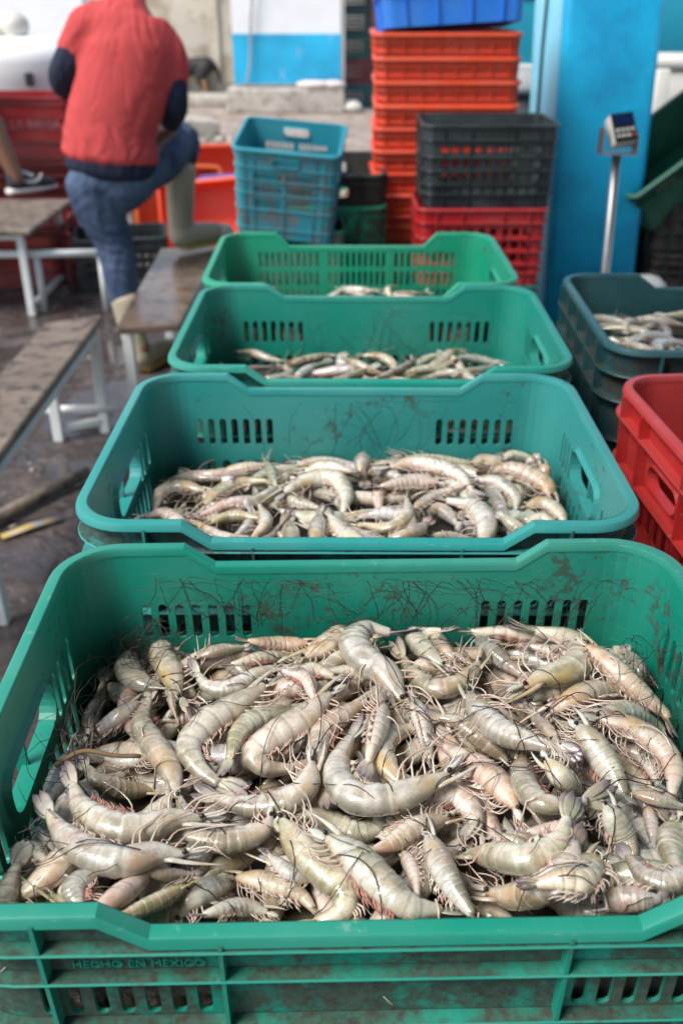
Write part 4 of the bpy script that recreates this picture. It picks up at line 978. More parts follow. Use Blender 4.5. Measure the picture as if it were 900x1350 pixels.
tag(g.build('ground', ground_mat(), smooth=False), 'muddy brown yard, wet and puddled near, drier beyond', None, None, 'structure')
db = MB()
for i in range(700):
    x, y = rng.uniform(-4.5, 2.5), rng.uniform(2.6, 13.0)
    r = rng.uniform(.005, .016) * (1. if y < 5 else 1.5); a = rng.uniform(0, 6.28, 8); k = 6
    q = np.linspace(.25, 2.7, 4)
    P_ = np.array((x, y, 0)) + np.outer(-np.cos(q) * r * .35 + r * .2, (0, 0, 1))
    db.loft(P_, np.tile((math.cos(a[0]), math.sin(a[0]), 0), (4, 1)), np.tile((-math.sin(a[0]), math.cos(a[0]), 0), (4, 1)), np.sin(q) * r * rng.uniform(.6, 1.5), np.sin(q) * r * rng.uniform(.6, 1.2), k)
tag(db.build('gravel', plain('yard_stones', (.30, .26, .23), .85, .4, 50, .5)), 'scattered stones and shell bits on the yard', None, None, 'stuff')

M_WHITE = plain('white_painted_wall', (.84, .85, .86), .7, .1, 12, .04, (.60, .54, .45), .30)
M_BLUEW = plain('blue_painted_wall', (.02, .42, .70), .5, .1, 8, .2, (.35, .52, .60), .34)
M_BEIGE = plain('beige_metal', (.62, .56, .45), .5, .15, 5, .15, (.40, .32, .22), .45)
M_CONC = plain('rough_concrete', (.46, .42, .36), .9, .5, 14, .25, (.22, .18, .14), .42)
M_WOOD = plain('grimy_plank_wood', (.20, .155, .115), .5, .5, 30, .35, (.055, .042, .035), .45)
M_WETW = plain('wet_plank_wood', (.16, .115, .085), .16, .3, 18, .4, (.07, .05, .04), .45)
M_WSTEEL = plain('chipped_white_steel', (.70, .72, .70), .4, .1, 40, .08, (.30, .13, .05), .30)
M_STEEL = plain('stainless_steel', (.40, .39, .38), .42, 0, 30, .15, metal=1.)
M_BLACK = plain('black_plastic', (.016, .016, .018), .35, .1, 40, .3)
M_RUBBER = plain('worn_rubber_boot', (.42, .36, .25), .45, .2, 14, .2, (.24, .19, .13), .40)
M_CREAMB = plain('boot_cream_rubber', (.55, .48, .36), .5, .1, 20, .2)
M_YSOLE = plain('yellow_sole', (.42, .27, .05), .6, .1, 20, .2)
M_DBLUE = plain('blue_gelcoat', (.006, .49, .82), .5, .12, 3.0, .2, (.006, .33, .62), .47)
M_LITBLUE = plain('lit_blue_gelcoat', (.20, .60, .78), .35, .08, 6, .12)
M_TEALT = plain('teal_truck_paint', (.02, .34, .48), .35, .05, 4, .15)
M_DARK = plain('dark_void_paint', (.02, .022, .025), .6, .1, 6, .3)
M_GREYP = plain('grey_plastic', (.36, .37, .36), .5, .1, 12, .2)
M_OFFW = plain('off_white_plastic', (.68, .65, .58), .45, .1, 8, .1)

def mesh_thing(name, label, cat, mb, mat, smooth=False, group=None, color=None):
    o = mb.build(name, mat, None, smooth, color); return tag(o, label, cat, group)
# back walls
t = thing('yard_wall', 'long white washed wall closing the yard at the back', 'wall', (-4.2, 15.5, 0))
b = MB(); b.box((-3.6, 0, 2.2), (8.2, .25, 4.4)); b.build('wall_face', M_WHITE, t, False)
t = thing('metal_gate', 'weathered beige metal gate panel beside the blue and white door', 'gate', (-2.1, 15.40, 0))
b = MB(); b.box((-.2, 0, 1.6), (1.5, .06, 3.0), bev=.01); b.build('panel', M_BEIGE, t, False)
for x in (-.93, .30, .58):
    b = MB(); b.box((x, -.05, 1.6), (.05, .05, 3.0)); b.build('post', M_STEEL if x > .4 else M_BEIGE, t, False)
b = MB(); b.box((.10, -.06, 1.62), (.42, .03, .30), bev=.01); b.build('vent_plate', M_GREYP, t, False)
b = MB(); b.box((.33, -.07, 1.45), (.05, .05, .16), bev=.01); b.build('hinge', M_STEEL, t, False)
t = thing('door_panel', 'wall panel painted white above and bright blue below, with a hanging hose', 'wall', (-.72, 13.95, .30))
b = MB(); b.box((0, 0, 1.85), (1.42, .12, 2.42)); b.build('white_panel', M_WHITE, t, False)
b = MB(); b.box((0, -.004, .34), (1.42, .128, .60)); b.build('blue_panel', M_BLUEW, t, False)
b = MB(); b.box((.74, -.02, 1.5), (.05, .16, 3.0)); b.build('edge_post', M_GREYP, t, False)
hs = MB(); hs.tube(spline([(-.30, -.12, 1.75), (-.40, -.12, 1.2), (-.46, -.12, .75), (-.48, -.12, .35), (-.55, -.12, .02)], 30), .017, 8)
tag(hs.build('hose', M_GREYP), 'pale grey hose hanging down the blue and white panel', 'hose').location = (-.72, 13.95, .30)
t = thing('concrete_ledge', 'low rough concrete ledge under the blue and white panel', 'ledge', (-.74, 13.9, 0))
b = MB(); b.box((0, 0, .15), (1.56, .55, .30), bev=.02); b.build('slab', M_CONC, t, False)
b = MB(); b.box((-3.6, .9, .06), (5.2, .7, .12), bev=.02); tag(b.build('concrete_kerb', M_CONC, None, False), 'low concrete kerb along the foot of the white wall', 'kerb').location = (-.6, 13.9, 0)
def lump(c, d, k=10, seed=0, rough=.2):
    rs = np.random.default_rng(seed); q = np.linspace(.06, math.pi - .06, 9); n = len(q)
    mb = MB(); a = np.arange(14) * 2 * math.pi / 14
    X = []
    for i in range(n):
        for aa in a:
            f = 1 + rs.normal(0, rough * .4)
            X.append((c[0] + math.sin(q[i]) * math.cos(aa) * d[0] * f, c[1] + math.sin(q[i]) * math.sin(aa) * d[1] * f, c[2] - math.cos(q[i]) * d[2] * (1 + rs.normal(0, rough * .2))))
    mb.add(X, [(i * 14 + j, i * 14 + (j + 1) % 14, (i + 1) * 14 + (j + 1) % 14, (i + 1) * 14 + j) for i in range(n - 1) for j in range(14)] + [tuple(range(13, -1, -1)), tuple((n - 1) * 14 + j for j in range(14))])
    return mb
M_SACK = plain('pale_sackcloth', (.68, .58, .54), .8, .4, 20, .15, (.5, .16, .12), .34)
for i, (x, w_, lab) in enumerate(((-.36, .26, 'flat pale cloth bundle on the ledge below the blue panel'), (-.12, .18, 'pink stained rag at the right end of the ledge'))):
    mesh_thing('cloth_bundle', lab, 'cloth', lump((x, 13.72, .345), (w_, .12, .055), seed=i), M_SACK, True)
mesh_thing('white_bag', 'small white bag on the ground beside the ledge', 'bag', lump((.12, 13.75, .07), (.16, .12, .08), seed=5), M_OFFW, True)
# concrete block with rubble
t = thing('concrete_block', 'broken concrete block lying in the yard behind the man', 'block', (at_z(262, 178, 0)[0], 11.2, 0), (0, 0, .35))
b = MB(); b.box((0, 0, .12), (.50, .42, .22), Matrix.Rotation(.12, 4, 'Y'), .02); b.build('block_body', M_CONC, t, False)
b = MB()
for i in range(14): b.v, b.f, b.n, b.uv = b.v, b.f, b.n, b.uv; b.box((rng.uniform(-.4, .45), rng.uniform(-.45, -.2), .03), (rng.uniform(.04, .14), rng.uniform(.04, .12), rng.uniform(.04, .09)), Matrix.Rotation(rng.uniform(0, 3), 4, 'Z'), .008)
o = tag(b.build('rubble', M_CONC, None, False), 'crumbs of rubble in front of the broken concrete block', None, None, 'stuff'); o.location = t.location

M_TUBW = plain('bright_white_plastic', (.86, .86, .84), .4, .1, 8, .03)
# white container with sacks behind the red crates
px = at_y(25, 90, 7.2)
t = thing('white_tub', 'big rounded white tub with a small dark opening behind the red crates', 'tub', (px[0], 7.2, 0))
b = MB(); q = np.linspace(0, 1, 12)
prof = np.interp(q, [0, .2, .6, .85, 1], [.30, .38, .46, .46, .30]); zz = np.interp(q, [0, .2, .85, 1], [.55, .75, 1.12, 1.20])
b.loft(np.c_[np.zeros(12), np.zeros(12), zz], np.tile((1, 0, 0), (12, 1)), np.tile((0, 1, 0), (12, 1)), prof * 1.0, prof * .8, 20); b.build('hull', M_TUBW, t)
b = MB(); b.box((0, 0, .27), (.55, .45, .53), bev=.03); b.build('stand', M_GREYP, t, False)
b = MB(); b.box((.17, -.355, .955), (.055, .03, .085), bev=.008); b.build('opening', M_DARK, t, False)
for i, (dx, dz, r) in enumerate(((-.12, 1.23, .09), (.03, 1.26, .10))):
    mesh_thing('white_sack', ('small white sack on the left of the tub top', 'taller white sack on the tub top')[i], 'sack', lump((px[0] + dx, 7.15, dz), (r, r, r * .85), seed=30 + i, rough=.1), M_OFFW, True)

# ------------------------------------------------------------------ background crates
hE = []
for a in (.075, .125, .175, .225): hE += slots(9, -.20, .20, .30 - a - .03, .30 - a, .72)
hEs = []
for a in (.125, .175, .225): hEs += slots(6, -.13, .13, .30 - a - .03, .30 - a, .72)
MB3 = (M_BG, M_BG, M_BG)
crateE = make_crate('plastic_crate', .50, .36, .30, r=.035, holes={0: hE, 2: hE, 1: hEs, 3: hEs}, dip=.0, dip_sides=(), handle=(.10, .034, .03), ribs_z=(.30 - .055, .30 - .115, .30 - .165, .30 - .215, .05),
                    ribs_x={0: (-.18, -.08, .08, .18), 2: (-.18, -.08, .08, .18), 1: (-.1, .1), 3: (-.1, .1)}, rib_out=.011, mats=MB3, color=RED)
crateF = make_crate('stacking_crate', .565, .40, .26, r=.03, draft=.2, holes={}, dip=0., dip_sides=(), handles=(), ribs_z=(.26 - .036, .26 - .07), rib_z0=.26 - .088,
                    ribs_x={0: tuple(np.linspace(-.25, .25, 8)), 2: (-.15, .15), 1: tuple(np.linspace(-.16, .16, 5)), 3: tuple(np.linspace(-.16, .16, 5))}, rib_out=.014, rim_out=.018, lip=.014, mats=MB3, color=(.72, .055, .012))
ORG = (.78, .065, .014)
x0 = (at_y(495, 200, 4.2)[0] + at_y(675, 200, 4.2)[0]) / 2
for i in range(9):
    put_crate(crateF, i == 0, (x0 + rng.normal(0, .004), 4.42 + rng.normal(0, .004), 1.335 - .26 - .088 * (8 - i)), rng.normal(0, .012), 'orange red crate nested in the tall stack behind the black crate', 'orange crates nested in a tall stack', tuple(c * rng.uniform(.88, 1.08) for c in ORG))
for i, z in enumerate((.255, -.045)):
    put_crate(crateE, i == 0, (x0 - .01, 4.40, z + .045 if i else z + .03), 0, ('open orange crate carrying the tall nested stack', 'lowest orange crate under the tall nested stack')[i], None, (.72, .10, .02))
# blue crate thrown on top
hG = []
crateG = make_crate('blue_crate', .58, .40, .20, r=.04, draft=.3, holes={}, dip=0, dip_sides=(), handles=(), ribs_z=(.12,), ribs_x={0: (-.2, -.07, .07, .2), 1: (-.1, .1), 3: (-.1, .1), 2: ()}, rib_out=.012, rim_out=.02, mats=MB3, color=(.015, .20, .75))
put_crate(crateG, True, (x0 + .01, 4.40, 1.345), 0, 'bright blue crate tipped on top of the orange stack', None, (.015, .20, .75), (R(-6), R(-3), R(3)))
# black crate on a red one on a green one
xb = (at_y(557, 200, 3.77)[0] + at_y(735, 200, 3.77)[0]) / 2; zt = at_y(640, 164, 3.77)[2]
put_crate(crateE, False, (xb, 3.95, zt - .30), R(1), 'black lattice crate standing on the red lattice crate', None, (.016, .017, .022))
put_crate(crateE, False, (xb - .012, 3.95, zt - .603), R(.5), 'dark red lattice crate between the black one and a green one', None, (.42, .010, .014))
put_crate(crateE, False, (xb - .02, 3.95, zt - .906), R(2), 'dark teal crate at the bottom of the black and red pile', None, (.01, .12, .10))
b = MB()
for k in (-.2, 0, .2): b.box((k, 0, (zt - .91) / 2), (.09, .40, zt - .91), bev=.004)
o = mesh_thing('pallet', 'stub pallet under the black and red pile', 'pallet', b, M_WOOD, False); o.location = (xb - .02, 3.95, 0)
# big teal crate, tilted, and small stack beside
M_TEALC = plastic('teal_mud_plastic', .235, (.15, .12, .10), outer=.09)
hT = []
for a in (.075, .125, .175): hT += slots(8, -.125, -.01, .33 - a - .036, .33 - a, .5) + slots(8, .01, .125, .33 - a - .036, .33 - a, .5)
crateH = make_crate('teal_crate', .385, .36, .34, r=.03, draft=.16, holes={0: hT + [(-.052, .052, .34 - .06, .34 - .03)], 2: hT[:16] + [(-.052, .052, .34 - .062, .34 - .03)], 1: hT[:16], 3: hT[:16]}, dip=0, dip_sides=(), handles=(),
                    ribs_z=(.34 - .028, .34 - .068, .34 - .115, .34 - .165, .34 - .225, .04), ribs_x={0: (-.15, -.115, 0, .115, .15), 1: (-.1, 0, .1), 3: (-.1, 0, .1), 2: ()}, rib_out=.0045, mats=(M_TEALC, M_BG, M_TEALC), color=(.02, .27, .36))
xt = at_y(378, 300, 3.7)[0]
put_crate(crateH, True, (xt, 3.86, .672), 0, 'muddy teal blue crate with a grip hole, tilted to the right', None, (.025, .29, .37), (R(10), R(4.5), R(-4)))
for z, l in ((.335, 'dull green crate right under the muddy teal crate'), (0., 'dull green crate at the foot of the pile under the muddy teal crate')):
    put_crate(crateH, False, (xt + .02, 3.88, z), R(2), l, None, (.02, .16, .11), (0, 0, R(2)))
xg = at_y(480, 290, 3.95)[0]
put_crate(crateB, False, (xg - .13, 4.18, .395), R(90), 'green crate holding a little shrimp, beside the muddy teal crate', None, G4)
put_crate(crateB, False, (xg - .13, 4.19, .515), R(90), 'black shrimp crate nested on the green one beside the teal crate', None, (.013, .013, .015))
put_crate(crateA, False, (xg - .13, 4.18, .06), R(90), 'green crate under the nested black and green pair', None, (.02, .16, .11))
p7 = random_heap(xg - .13, 4.18, .13, .22, lambda x, y: .735 + 0 * x, 0, 6, 'tiny shrimp in the black crate behind the row', 'shrimp in the black crate', 0, 1500)
put_crate(crateE, False, (at_z(490, 255, 0)[0] + .05, 7.75, 0.), R(8), 'small dark green mesh crate on the ground behind the orange stack', None, (.012, .12, .07))
# left: red stack, black crate, tipped orange ones
xr = at_y(90, 200, 6.1)[0] - .262
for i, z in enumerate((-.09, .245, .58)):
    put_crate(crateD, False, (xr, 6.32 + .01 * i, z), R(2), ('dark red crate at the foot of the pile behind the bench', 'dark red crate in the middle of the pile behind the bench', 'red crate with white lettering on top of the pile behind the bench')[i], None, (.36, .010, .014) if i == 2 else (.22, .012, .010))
put_crate(crateD, False, (at_z(82, 382, 0)[0] - .30, 5.52, 0), R(3), 'dark red slotted crate on the mud under the far bench', None, (.22, .012, .010))
top_red = [o for o in C.objects if o.get('label', '').startswith('red crate with white')][0]
M_LETTER = plain('white_stencil_paint', (.46, .24, .24), .8, 0, 60, .3)
text_mesh('lettering', 'DE LA BAHIA', .07, .0008, M_LETTER, top_red, (.02, -.2165, .185), (R(90), 0, 0))
M_FISHB = None
put_crate(crateE, False, (at_z(165, 380, 0)[0] - .01, 5.38, 0.), R(10), 'black lattice crate on the mud behind the standing man', None, (.010, .010, .012))
ob = at_z(215, 312, 0)
put_crate(crateF, False, (ob[0] + .05, 6.65, .20), 0, 'orange crate tipped on its side behind the rubber boots', None, (.90, .16, .02), (R(72), R(6), R(24)))
put_crate(crateF, False, (ob[0] + .42, 6.35, .17), 0, 'red orange crate lying tipped next to the teal crate', None, (.85, .075, .02), (R(76), R(-8), R(-18)))
put_crate(crateG, False, (ob[0] + .62, 6.52, .19), 0, 'deep blue crate tipped behind the red orange one', None, (.012, .07, .42), (R(80), R(-6), R(-20)))
put_crate(crateF, False, (ob[0] + .28, 7.6, .24), 0, 'red orange crate standing on end in the yard', None, (.88, .10, .02), (R(84), 0, R(8)))
# far pile of crates left of the orange stack
cols = [((.012, .10, .12), (.20, .012, .016), (.01, .09, .07), (.012, .06, .07), (.02, .03, .04)), ((.01, .16, .07), (.14, .016, .018), (.03, .04, .05), (.40, .10, .03), (.3, .05, .02))]
for j, cc in enumerate(cols):
    xx = at_z(464 + 34 * j, 140, 0)[0]
    for i, c in enumerate(cc):
        put_crate(crateE, False, (xx, 14.5 + .1 * j, .305 * i), R(90) if j else 0, ('dim crate in the far pile beside the blue and white panel', 'dim crate in the far pile next to the orange stack')[j], 'far piles of crates', c)
        
# ------------------------------------------------------------------ benches
def bench(a, b, c, d, label, wet=False, legs=(.12, .88), z=.43, rail=True):
    """plank given by the ground-plan corners a-b (one end) and c-d (other end)"""
    P = [np.array(q[:2]) for q in (a, b, c, d)]
    t = thing('bench', label, 'bench', (*(sum(P) / 4), 0)); off = np.array((*(sum(P) / 4), 0))
    mb = MB(); th = .028
    V = [np.array((*q, zz)) - off for zz in (z - th, z) for q in P]
    mb.add(V, [(3, 2, 1, 0), (4, 5, 6, 7), (0, 1, 5, 4), (1, 2, 6, 5), (2, 3, 7, 6), (3, 0, 4, 7)])
    o = mb.build('plank', M_WETW if wet else M_WOOD, t, False); bv = o.modifiers.new('b', 'BEVEL'); bv.width = .005
    for f in legs:
        L_ = P[0] + (P[3] - P[0]) * f; R_ = P[1] + (P[2] - P[1]) * f
        ins = (R_ - L_) * .08
        for q in (L_ + ins, R_ - ins):
            m2 = MB(); m2.box((q[0] - off[0], q[1] - off[1], (z - th) / 2), (.036, .036, z - th), bev=.004); m2.build('leg', M_WSTEEL, t, False)
        if rail:
            mid = (L_ + R_) / 2; dv = R_ - L_; ang = math.atan2(dv[1], dv[0])
            m2 = MB(); m2.box((mid[0] - off[0], mid[1] - off[1], .05), (np.linalg.norm(dv) * .80, .028, .028), Matrix.Rotation(ang, 4, 'Z'), .003); m2.build('crossbar', M_WSTEEL, t, False)
    if rail:
        for s in (0, 1):
            A = (P[0] if s == 0 else P[1]); B_ = (P[3] if s == 0 else P[2])
            q0 = A + (B_ - A) * legs[0]; q1 = A + (B_ - A) * legs[1]; md = (q0 + q1) / 2; dv = q1 - q0
            ins = ((P[1] - P[0]) * .08) * (1 if s == 0 else -1)
            m2 = MB(); m2.box((md[0] + ins[0] - off[0], md[1] + ins[1] - off[1], z - th - .02), (np.linalg.norm(dv), .026, .026), Matrix.Rotation(math.atan2(dv[1], dv[0]), 4, 'Z'), .003); m2.build('side_rail', M_WSTEEL, t, False)
    return t
A_, B_ = at_z(60, 425, .43), at_z(135, 415, .43); e1 = at_z(0, 510, .43); e2 = at_z(0, 597, .43)
d1 = (e2 - B_)[:2]; d1 /= np.linalg.norm(d1)
bench(A_[:2], B_[:2], B_[:2] + d1 * 1.55, A_[:2] + d1 * 1.62, 'weathered plank bench on white steel legs, closest at the left', legs=(.06, .86))
bench(at_z(152, 432, .44)[:2], at_z(237, 427, .44)[:2], at_z(290, 325, .44)[:2], at_z(212, 327, .44)[:2], 'wet shiny plank bench under the rubber boot', True, legs=(.10, .92), z=.44)
fa, fb = at_z(40, 303, .45)[:2], at_z(95, 262, .45)[:2]
fd = np.array((-1., -.03)); 
bench(fa, fb, fb + fd * 1.5, fa + fd * 1.5, 'worn plank bench carrying the black sneaker', legs=(.05, .9), z=.45)
t = thing('steel_rail', 'white steel bar running between the benches', 'rail', (0, 0, 0))
b = MB(); P0_, P1_ = at_z(48, 335, .30), at_z(132, 333, .30); b.tube(np.array([P0_ - np.array((.4, 0, 0)), P0_, P1_]), .02, 8); P2_, P3_ = at_z(40, 541, .1), at_z(160, 538, .1); b2_ = MB(); b2_.tube(np.array([P2_, P3_]), .017, 8)
b.build('upper_bar', M_WSTEEL, t); b2_.build('lower_bar', M_WSTEEL, t)
for q in (P1_, P0_):
    b = MB(); b.tube(np.array([(q[0], q[1], .30), (q[0], q[1], 0.)]), .018, 8); b.build('post', M_WSTEEL, t)
# litter by the bench
b = MB(); b.tube(np.array([at_z(-20, 690, .03), at_z(115, 622, .03)]), .022, 7); mesh_thing('broken_stick', 'muddy brown stick lying on the wet ground by the closest bench', 'stick', b, M_WOOD, True)
b = MB(); c0, c1 = at_z(2, 708, .01), at_z(80, 683, .012); dv = (c1 - c0); n_ = np.array((-dv[1], dv[0], 0)); n_ /= np.linalg.norm(n_)
b.loft(np.array([c0, c0 * .5 + c1 * .5 + (0, 0, .006), c1]), np.tile(n_, (3, 1)), np.tile((0, 0, 1.), (3, 1)), np.array((.016, .02, .012)), .004, 8)
M_WRAP = plain('yellow_wrapper', (.50, .35, .08), .4, .1, 30, .3, (.32, .32, .36), .52)
mesh_thing('wrapper', 'crumpled yellow wrapper strip on the wet ground', 'wrapper', b, M_WRAP, True)

# ------------------------------------------------------------------ right side: blue slab, scale, dark corner
t = thing('blue_tank', 'tall blue fibreglass tank standing on end behind the weighing scale', 'tank', (1.19, 4.86, 0), (0, R(-2.2), R(5)))
b = MB(); b.box((0.02, 0, 1.0), (.44, .50, 2.0), bev=.035); b.build('tank_body', M_DBLUE, t)
b = MB(); b.box((-.203, .0, 1.0), (.012, .44, 1.92), bev=.005); b.build('lit_side', M_LITBLUE, t)  # left face paler: light from the left put into its colour
b = MB(); b.tube(spline([(-.214, -.06, 1.75), (-.216, .02, 1.3), (-.216, .05, .95), (-.214, .12, .88)], 16), .007, 6); b.build('cord', M_DARK, t)
b = MB(); b.box((-.214, -.10, .93), (.02, .015, .06), bev=.004); b.build('hook', M_DARK, t)
sp_, sb_ = at_y(812, 205, 3.2), at_y(797, 358, 3.2); dv = sp_ - sb_; foot = sb_ - dv * (sb_[2] / dv[2])
t = thing('weighing_scale', 'steel platform scale with a tilted indicator head on a pole', 'scale', tuple(foot))
b = MB(); b.tube(np.array([(0, 0, .05), tuple(sp_ - foot)]), .0145, 12); b.build('pole', M_STEEL, t)
b = MB(); b.box((0, .18, .07), (.40, .45, .05), bev=.01); b.build('platform', M_STEEL, t)
b = MB(); b.box((0, .18, .022), (.34, .38, .04), bev=.01); b.build('base', M_BLACK, t)
hd = sp_ - foot
b = MB(); b.box(tuple(hd + (0, 0, .008)), (.115, .07, .006)); b.box(tuple(hd + (-.055, 0, .045)), (.004, .06, .075)); b.box(tuple(hd + (.055, 0, .035)), (.004, .06, .055)); b.build('bracket', M_STEEL, t, False)
e1 = nrm((1, .2, .1)); nc = np.array((.35, -.45, -.8)); nc = nrm(nc - e1 * (nc @ e1)); nd = nrm(np.cross(nc, e1))
Mh = Matrix([(e1[i], -nc[i], nd[i]) for i in range(3)]).to_4x4()
hc = hd + np.array((.004, 0, .074)); up, rt, fr = nd, e1, nc
b = MB(); b.box(tuple(hc), (.076, .094, .054), Mh, .006); ind = b.build('indicator', M_OFFW, t)
b = MB(); b.box(tuple(hc + up * .0255), (.073, .09, .006), Mh); b.build('face_plate', M_BLACK, ind, False)
M_LCD = plain('dark_blue_display', (.01, .025, .10), .15, 0, 30, .1)
b = MB(); b.box(tuple(hc + up * .0292 - fr * .023), (.058, .030, .003), Mh); s1 = b.build('display', M_LCD, ind, False)
for i in range(2):
    for j in range(4):
        b = MB(); b.box(tuple(hc + up * .0292 + fr * (.009 + .018 * i) + rt * (-.025 + .0165 * j)), (.011, .010, .003), Mh); b.build('button', plain('button_red', (.5, .06, .05), .5) if (i, j) == (1, 3) else M_OFFW, ind, False)
# truck behind
t = thing('blue_truck', 'teal blue truck parked behind the orange stack and the tank', 'truck', (2.3, 8.6, 0))
b = MB(); b.box((0, 0, 1.35), (3.4, 1.5, 1.5), bev=.06); b.build('body', M_TEALT, t)
b = MB(); b.box((-.84, -.755, 1.72), (.30, .02, .62), bev=.008); b.build('window', M_DARK, t)
for x in (-.95, 1.1):
    q = np.linspace(0, 2 * math.pi, 25); b = MB(); P_ = np.c_[x + np.cos(q) * .36, np.full(25, -.70), .42 + np.sin(q) * .36]; b.tube(P_, .075, 8); w_ = b.build('wheel', M_BLACK, t)
    b = MB(); n5 = 5; b.loft(np.c_[np.full(4, x), (-.78, -.77, -.72, -.6), np.full(4, .42)], np.tile((1., 0, 0), (4, 1)), np.tile((0, 0, 1.), (4, 1)), (.10, .26, .29, .29), (.10, .26, .29, .29), 20); b.build('hub', M_TEALT, w_)
    q = np.linspace(0, math.pi, 18); b = MB(); b.tube(np.c_[x + np.cos(q) * .50, np.full(18, -.765), .44 + np.sin(q) * .50], .045, 8); b.build('wheel_arch', M_OFFW, t)
b = MB(); b.box((.2, -.77, .70), (3.0, .05, .16), bev=.01); b.build('side_step', M_DARK, t)
# grey bin
gb = at_y(690, 150, 5.6)
t = thing('grey_bin', 'dark grey bin with a pale lid between the stack and the tank', 'bin', (gb[0], 5.85, 0))
b = MB(); b.loft(np.c_[np.zeros(3), np.zeros(3), (0, .5, .98)], np.tile((1., 0, 0), (3, 1)), np.tile((0, 1., 0), (3, 1)), (.20, .23, .26), (.20, .23, .26), 20); b.build('bin_body', plain('dark_grey_plastic', (.045, .055, .055), .5, .1, 10, .2), t)
b = MB(); b.loft(np.c_[np.zeros(4), np.zeros(4), (.98, 1.02, 1.08, 1.10)], np.tile((1., 0, 0), (4, 1)), np.tile((0, 1., 0), (4, 1)), (.28, .28, .22, .05), (.28, .28, .22, .05), 20); b.build('lid', M_GREYP, t)
# cool boxes, dark corner
def coolbox(x, y, z, w_, h, label, mat=M_OFFW):
    t = thing('cool_box', label, 'cool box', (x, y, z))
    b = MB(); b.box((0, 0, h * .42), (w_, .45, h * .84), bev=.02); b.build('tub', mat, t); b = MB(); b.box((0, 0, h * .92), (w_ + .03, .48, h * .16), bev=.015); b.build('lid', mat, t)
cb = at_y(885, 130, 6.0)
coolbox(cb[0] + .18, 6.2, .72, .8, .42, 'grimy off white cool box stacked at the right edge')
coolbox(cb[0] + .2, 6.2, .28, .8, .44, 'dim off white cool box under another at the right edge', M_GREYP)
b = MB(); b.box((0, 0, .138), (1.0, .6, .27), bev=.01); o = mesh_thing('pallet', 'dark pallet under the cool boxes', 'pallet', b, M_WOOD); o.location = (cb[0] + .2, 6.2, 0)
t = thing('white_post', 'short white post beside the blue tank', 'post', (at_y(868, 150, 5.6)[0] + .02, 5.7, 0)); b = MB(); b.box((0, 0, .55), (.07, .05, 1.1), bev=.008); b.build('shaft', M_OFFW, t)
gc = at_y(880, 215, 4.7)
put_crate(crateF, False, (gc[0] + .12, 4.9, .65), 0, 'dark green crate tipped steeply at the right edge', None, (.008, .10, .055), (R(18), R(-36), R(8)))
green_tip = [o for o in C.objects if o.get('label', '').startswith('dark green crate tipped')][0]
text_mesh('lettering', 'MAZ', .05, .0008, M_LETTER, green_tip, (-.12, -.1985, .205), (R(90), 0, 0))
put_crate(crateC, False, (gc[0] + .26, 4.95, .335), R(6), 'black crate under the tipped green one at the right edge', None, (.006, .006, .007))
put_crate(crateC, False, (gc[0] + .30, 4.95, 0.), R(2), 'black crate on the ground under the tipped green one', None, (.006, .006, .007))
bb = at_y(872, 335, 4.2); mesh_thing('blue_bag', 'dark blue plastic bag on the ground right of the tank', 'bag', lump((bb[0] + .02, 4.3, .14), (.16, .14, .15), seed=50), plain('dark_blue_bag', (.01, .02, .16), .3, .4, 30, .3), True)
mesh_thing('pale_rag', 'pale rag lying on the dark blue bag', 'rag', lump((bb[0] - .03, 4.28, .30), (.10, .08, .05), seed=51), M_GREYP, True)
# unseen roof over the crates, added and cut to shape the light
if ROOF:
    t = thing('shade_roof', 'unseen corrugated roof over the crates, its edges cut to shape the light', 'roof', (0, 0, 0))
    n = 160; xs_ = np.linspace(RX0, 8, n); zz = 3.1 + .02 * np.sin(xs_ * 40)
    b = MB(); V = [(x, yy, z + dz) for dz in (0, .006) for yy in (-4., RY1) for x, z in zip(xs_, zz)]
    Fc = [(i, i + 1, n + i + 1, n + i) for i in range(n - 1)] + [(2 * n + i + 1, 2 * n + i, 3 * n + i, 3 * n + i + 1) for i in range(n - 1)]
    b.add(V, Fc); b.build('sheet', plain('dark_roof_sheet', (.16, .14, .125), .5, 0, 8, .15), t, False)
    for x, y in ((RX0 + .1, -3.8), (7.8, RY1 - .2), (7.8, -3.8)):
        b = MB(); b.box((x, y, 1.55), (.1, .1, 3.1)); b.build('post', M_WSTEEL, t, False)

# ------------------------------------------------------------------ figures
def soft(name, parts, mat, parent, off, vox=.014, smooth=6):
    """one continuous surface from overlapping tapered limbs"""
    mb = MB()
    for pts, ru, rv, up in parts:
        pts = np.array(pts, float) - off; n = max(8, 5 * len(pts))
        d = np.r_[0, np.cumsum(np.linalg.norm(np.diff(pts, axis=0), axis=1))]; d /= d[-1]
        P_ = spline(pts, n); t_ = np.linspace(0, 1, n); a = np.interp(t_, d, ru); b_ = np.interp(t_, d, rv if rv is not None else ru)
        T_ = tang(P_); U, V = frames(T_, up)
        cap = min(a[0], b_[0]) * .6; cap2 = min(a[-1], b_[-1]) * .6
        P_ = np.vstack([P_[0] - T_[0] * cap, P_, P_[-1] + T_[-1] * cap2]); U = np.vstack([U[:1], U, U[-1:]]); V = np.vstack([V[:1], V, V[-1:]])
        a = np.r_[a[0] * .55, a, a[-1] * .55]; b_ = np.r_[b_[0] * .55, b_, b_[-1] * .55]
        mb.loft(P_, U, V, a, b_, 16)
    o = mb.build(name, mat, parent)
    r = o.modifiers.new('r', 'REMESH'); r.mode = 'VOXEL'; r.voxel_size = vox; r.use_smooth_shade = True
    s_ = o.modifiers.new('s', 'SMOOTH'); s_.iterations = smooth; s_.factor = .5
    return o
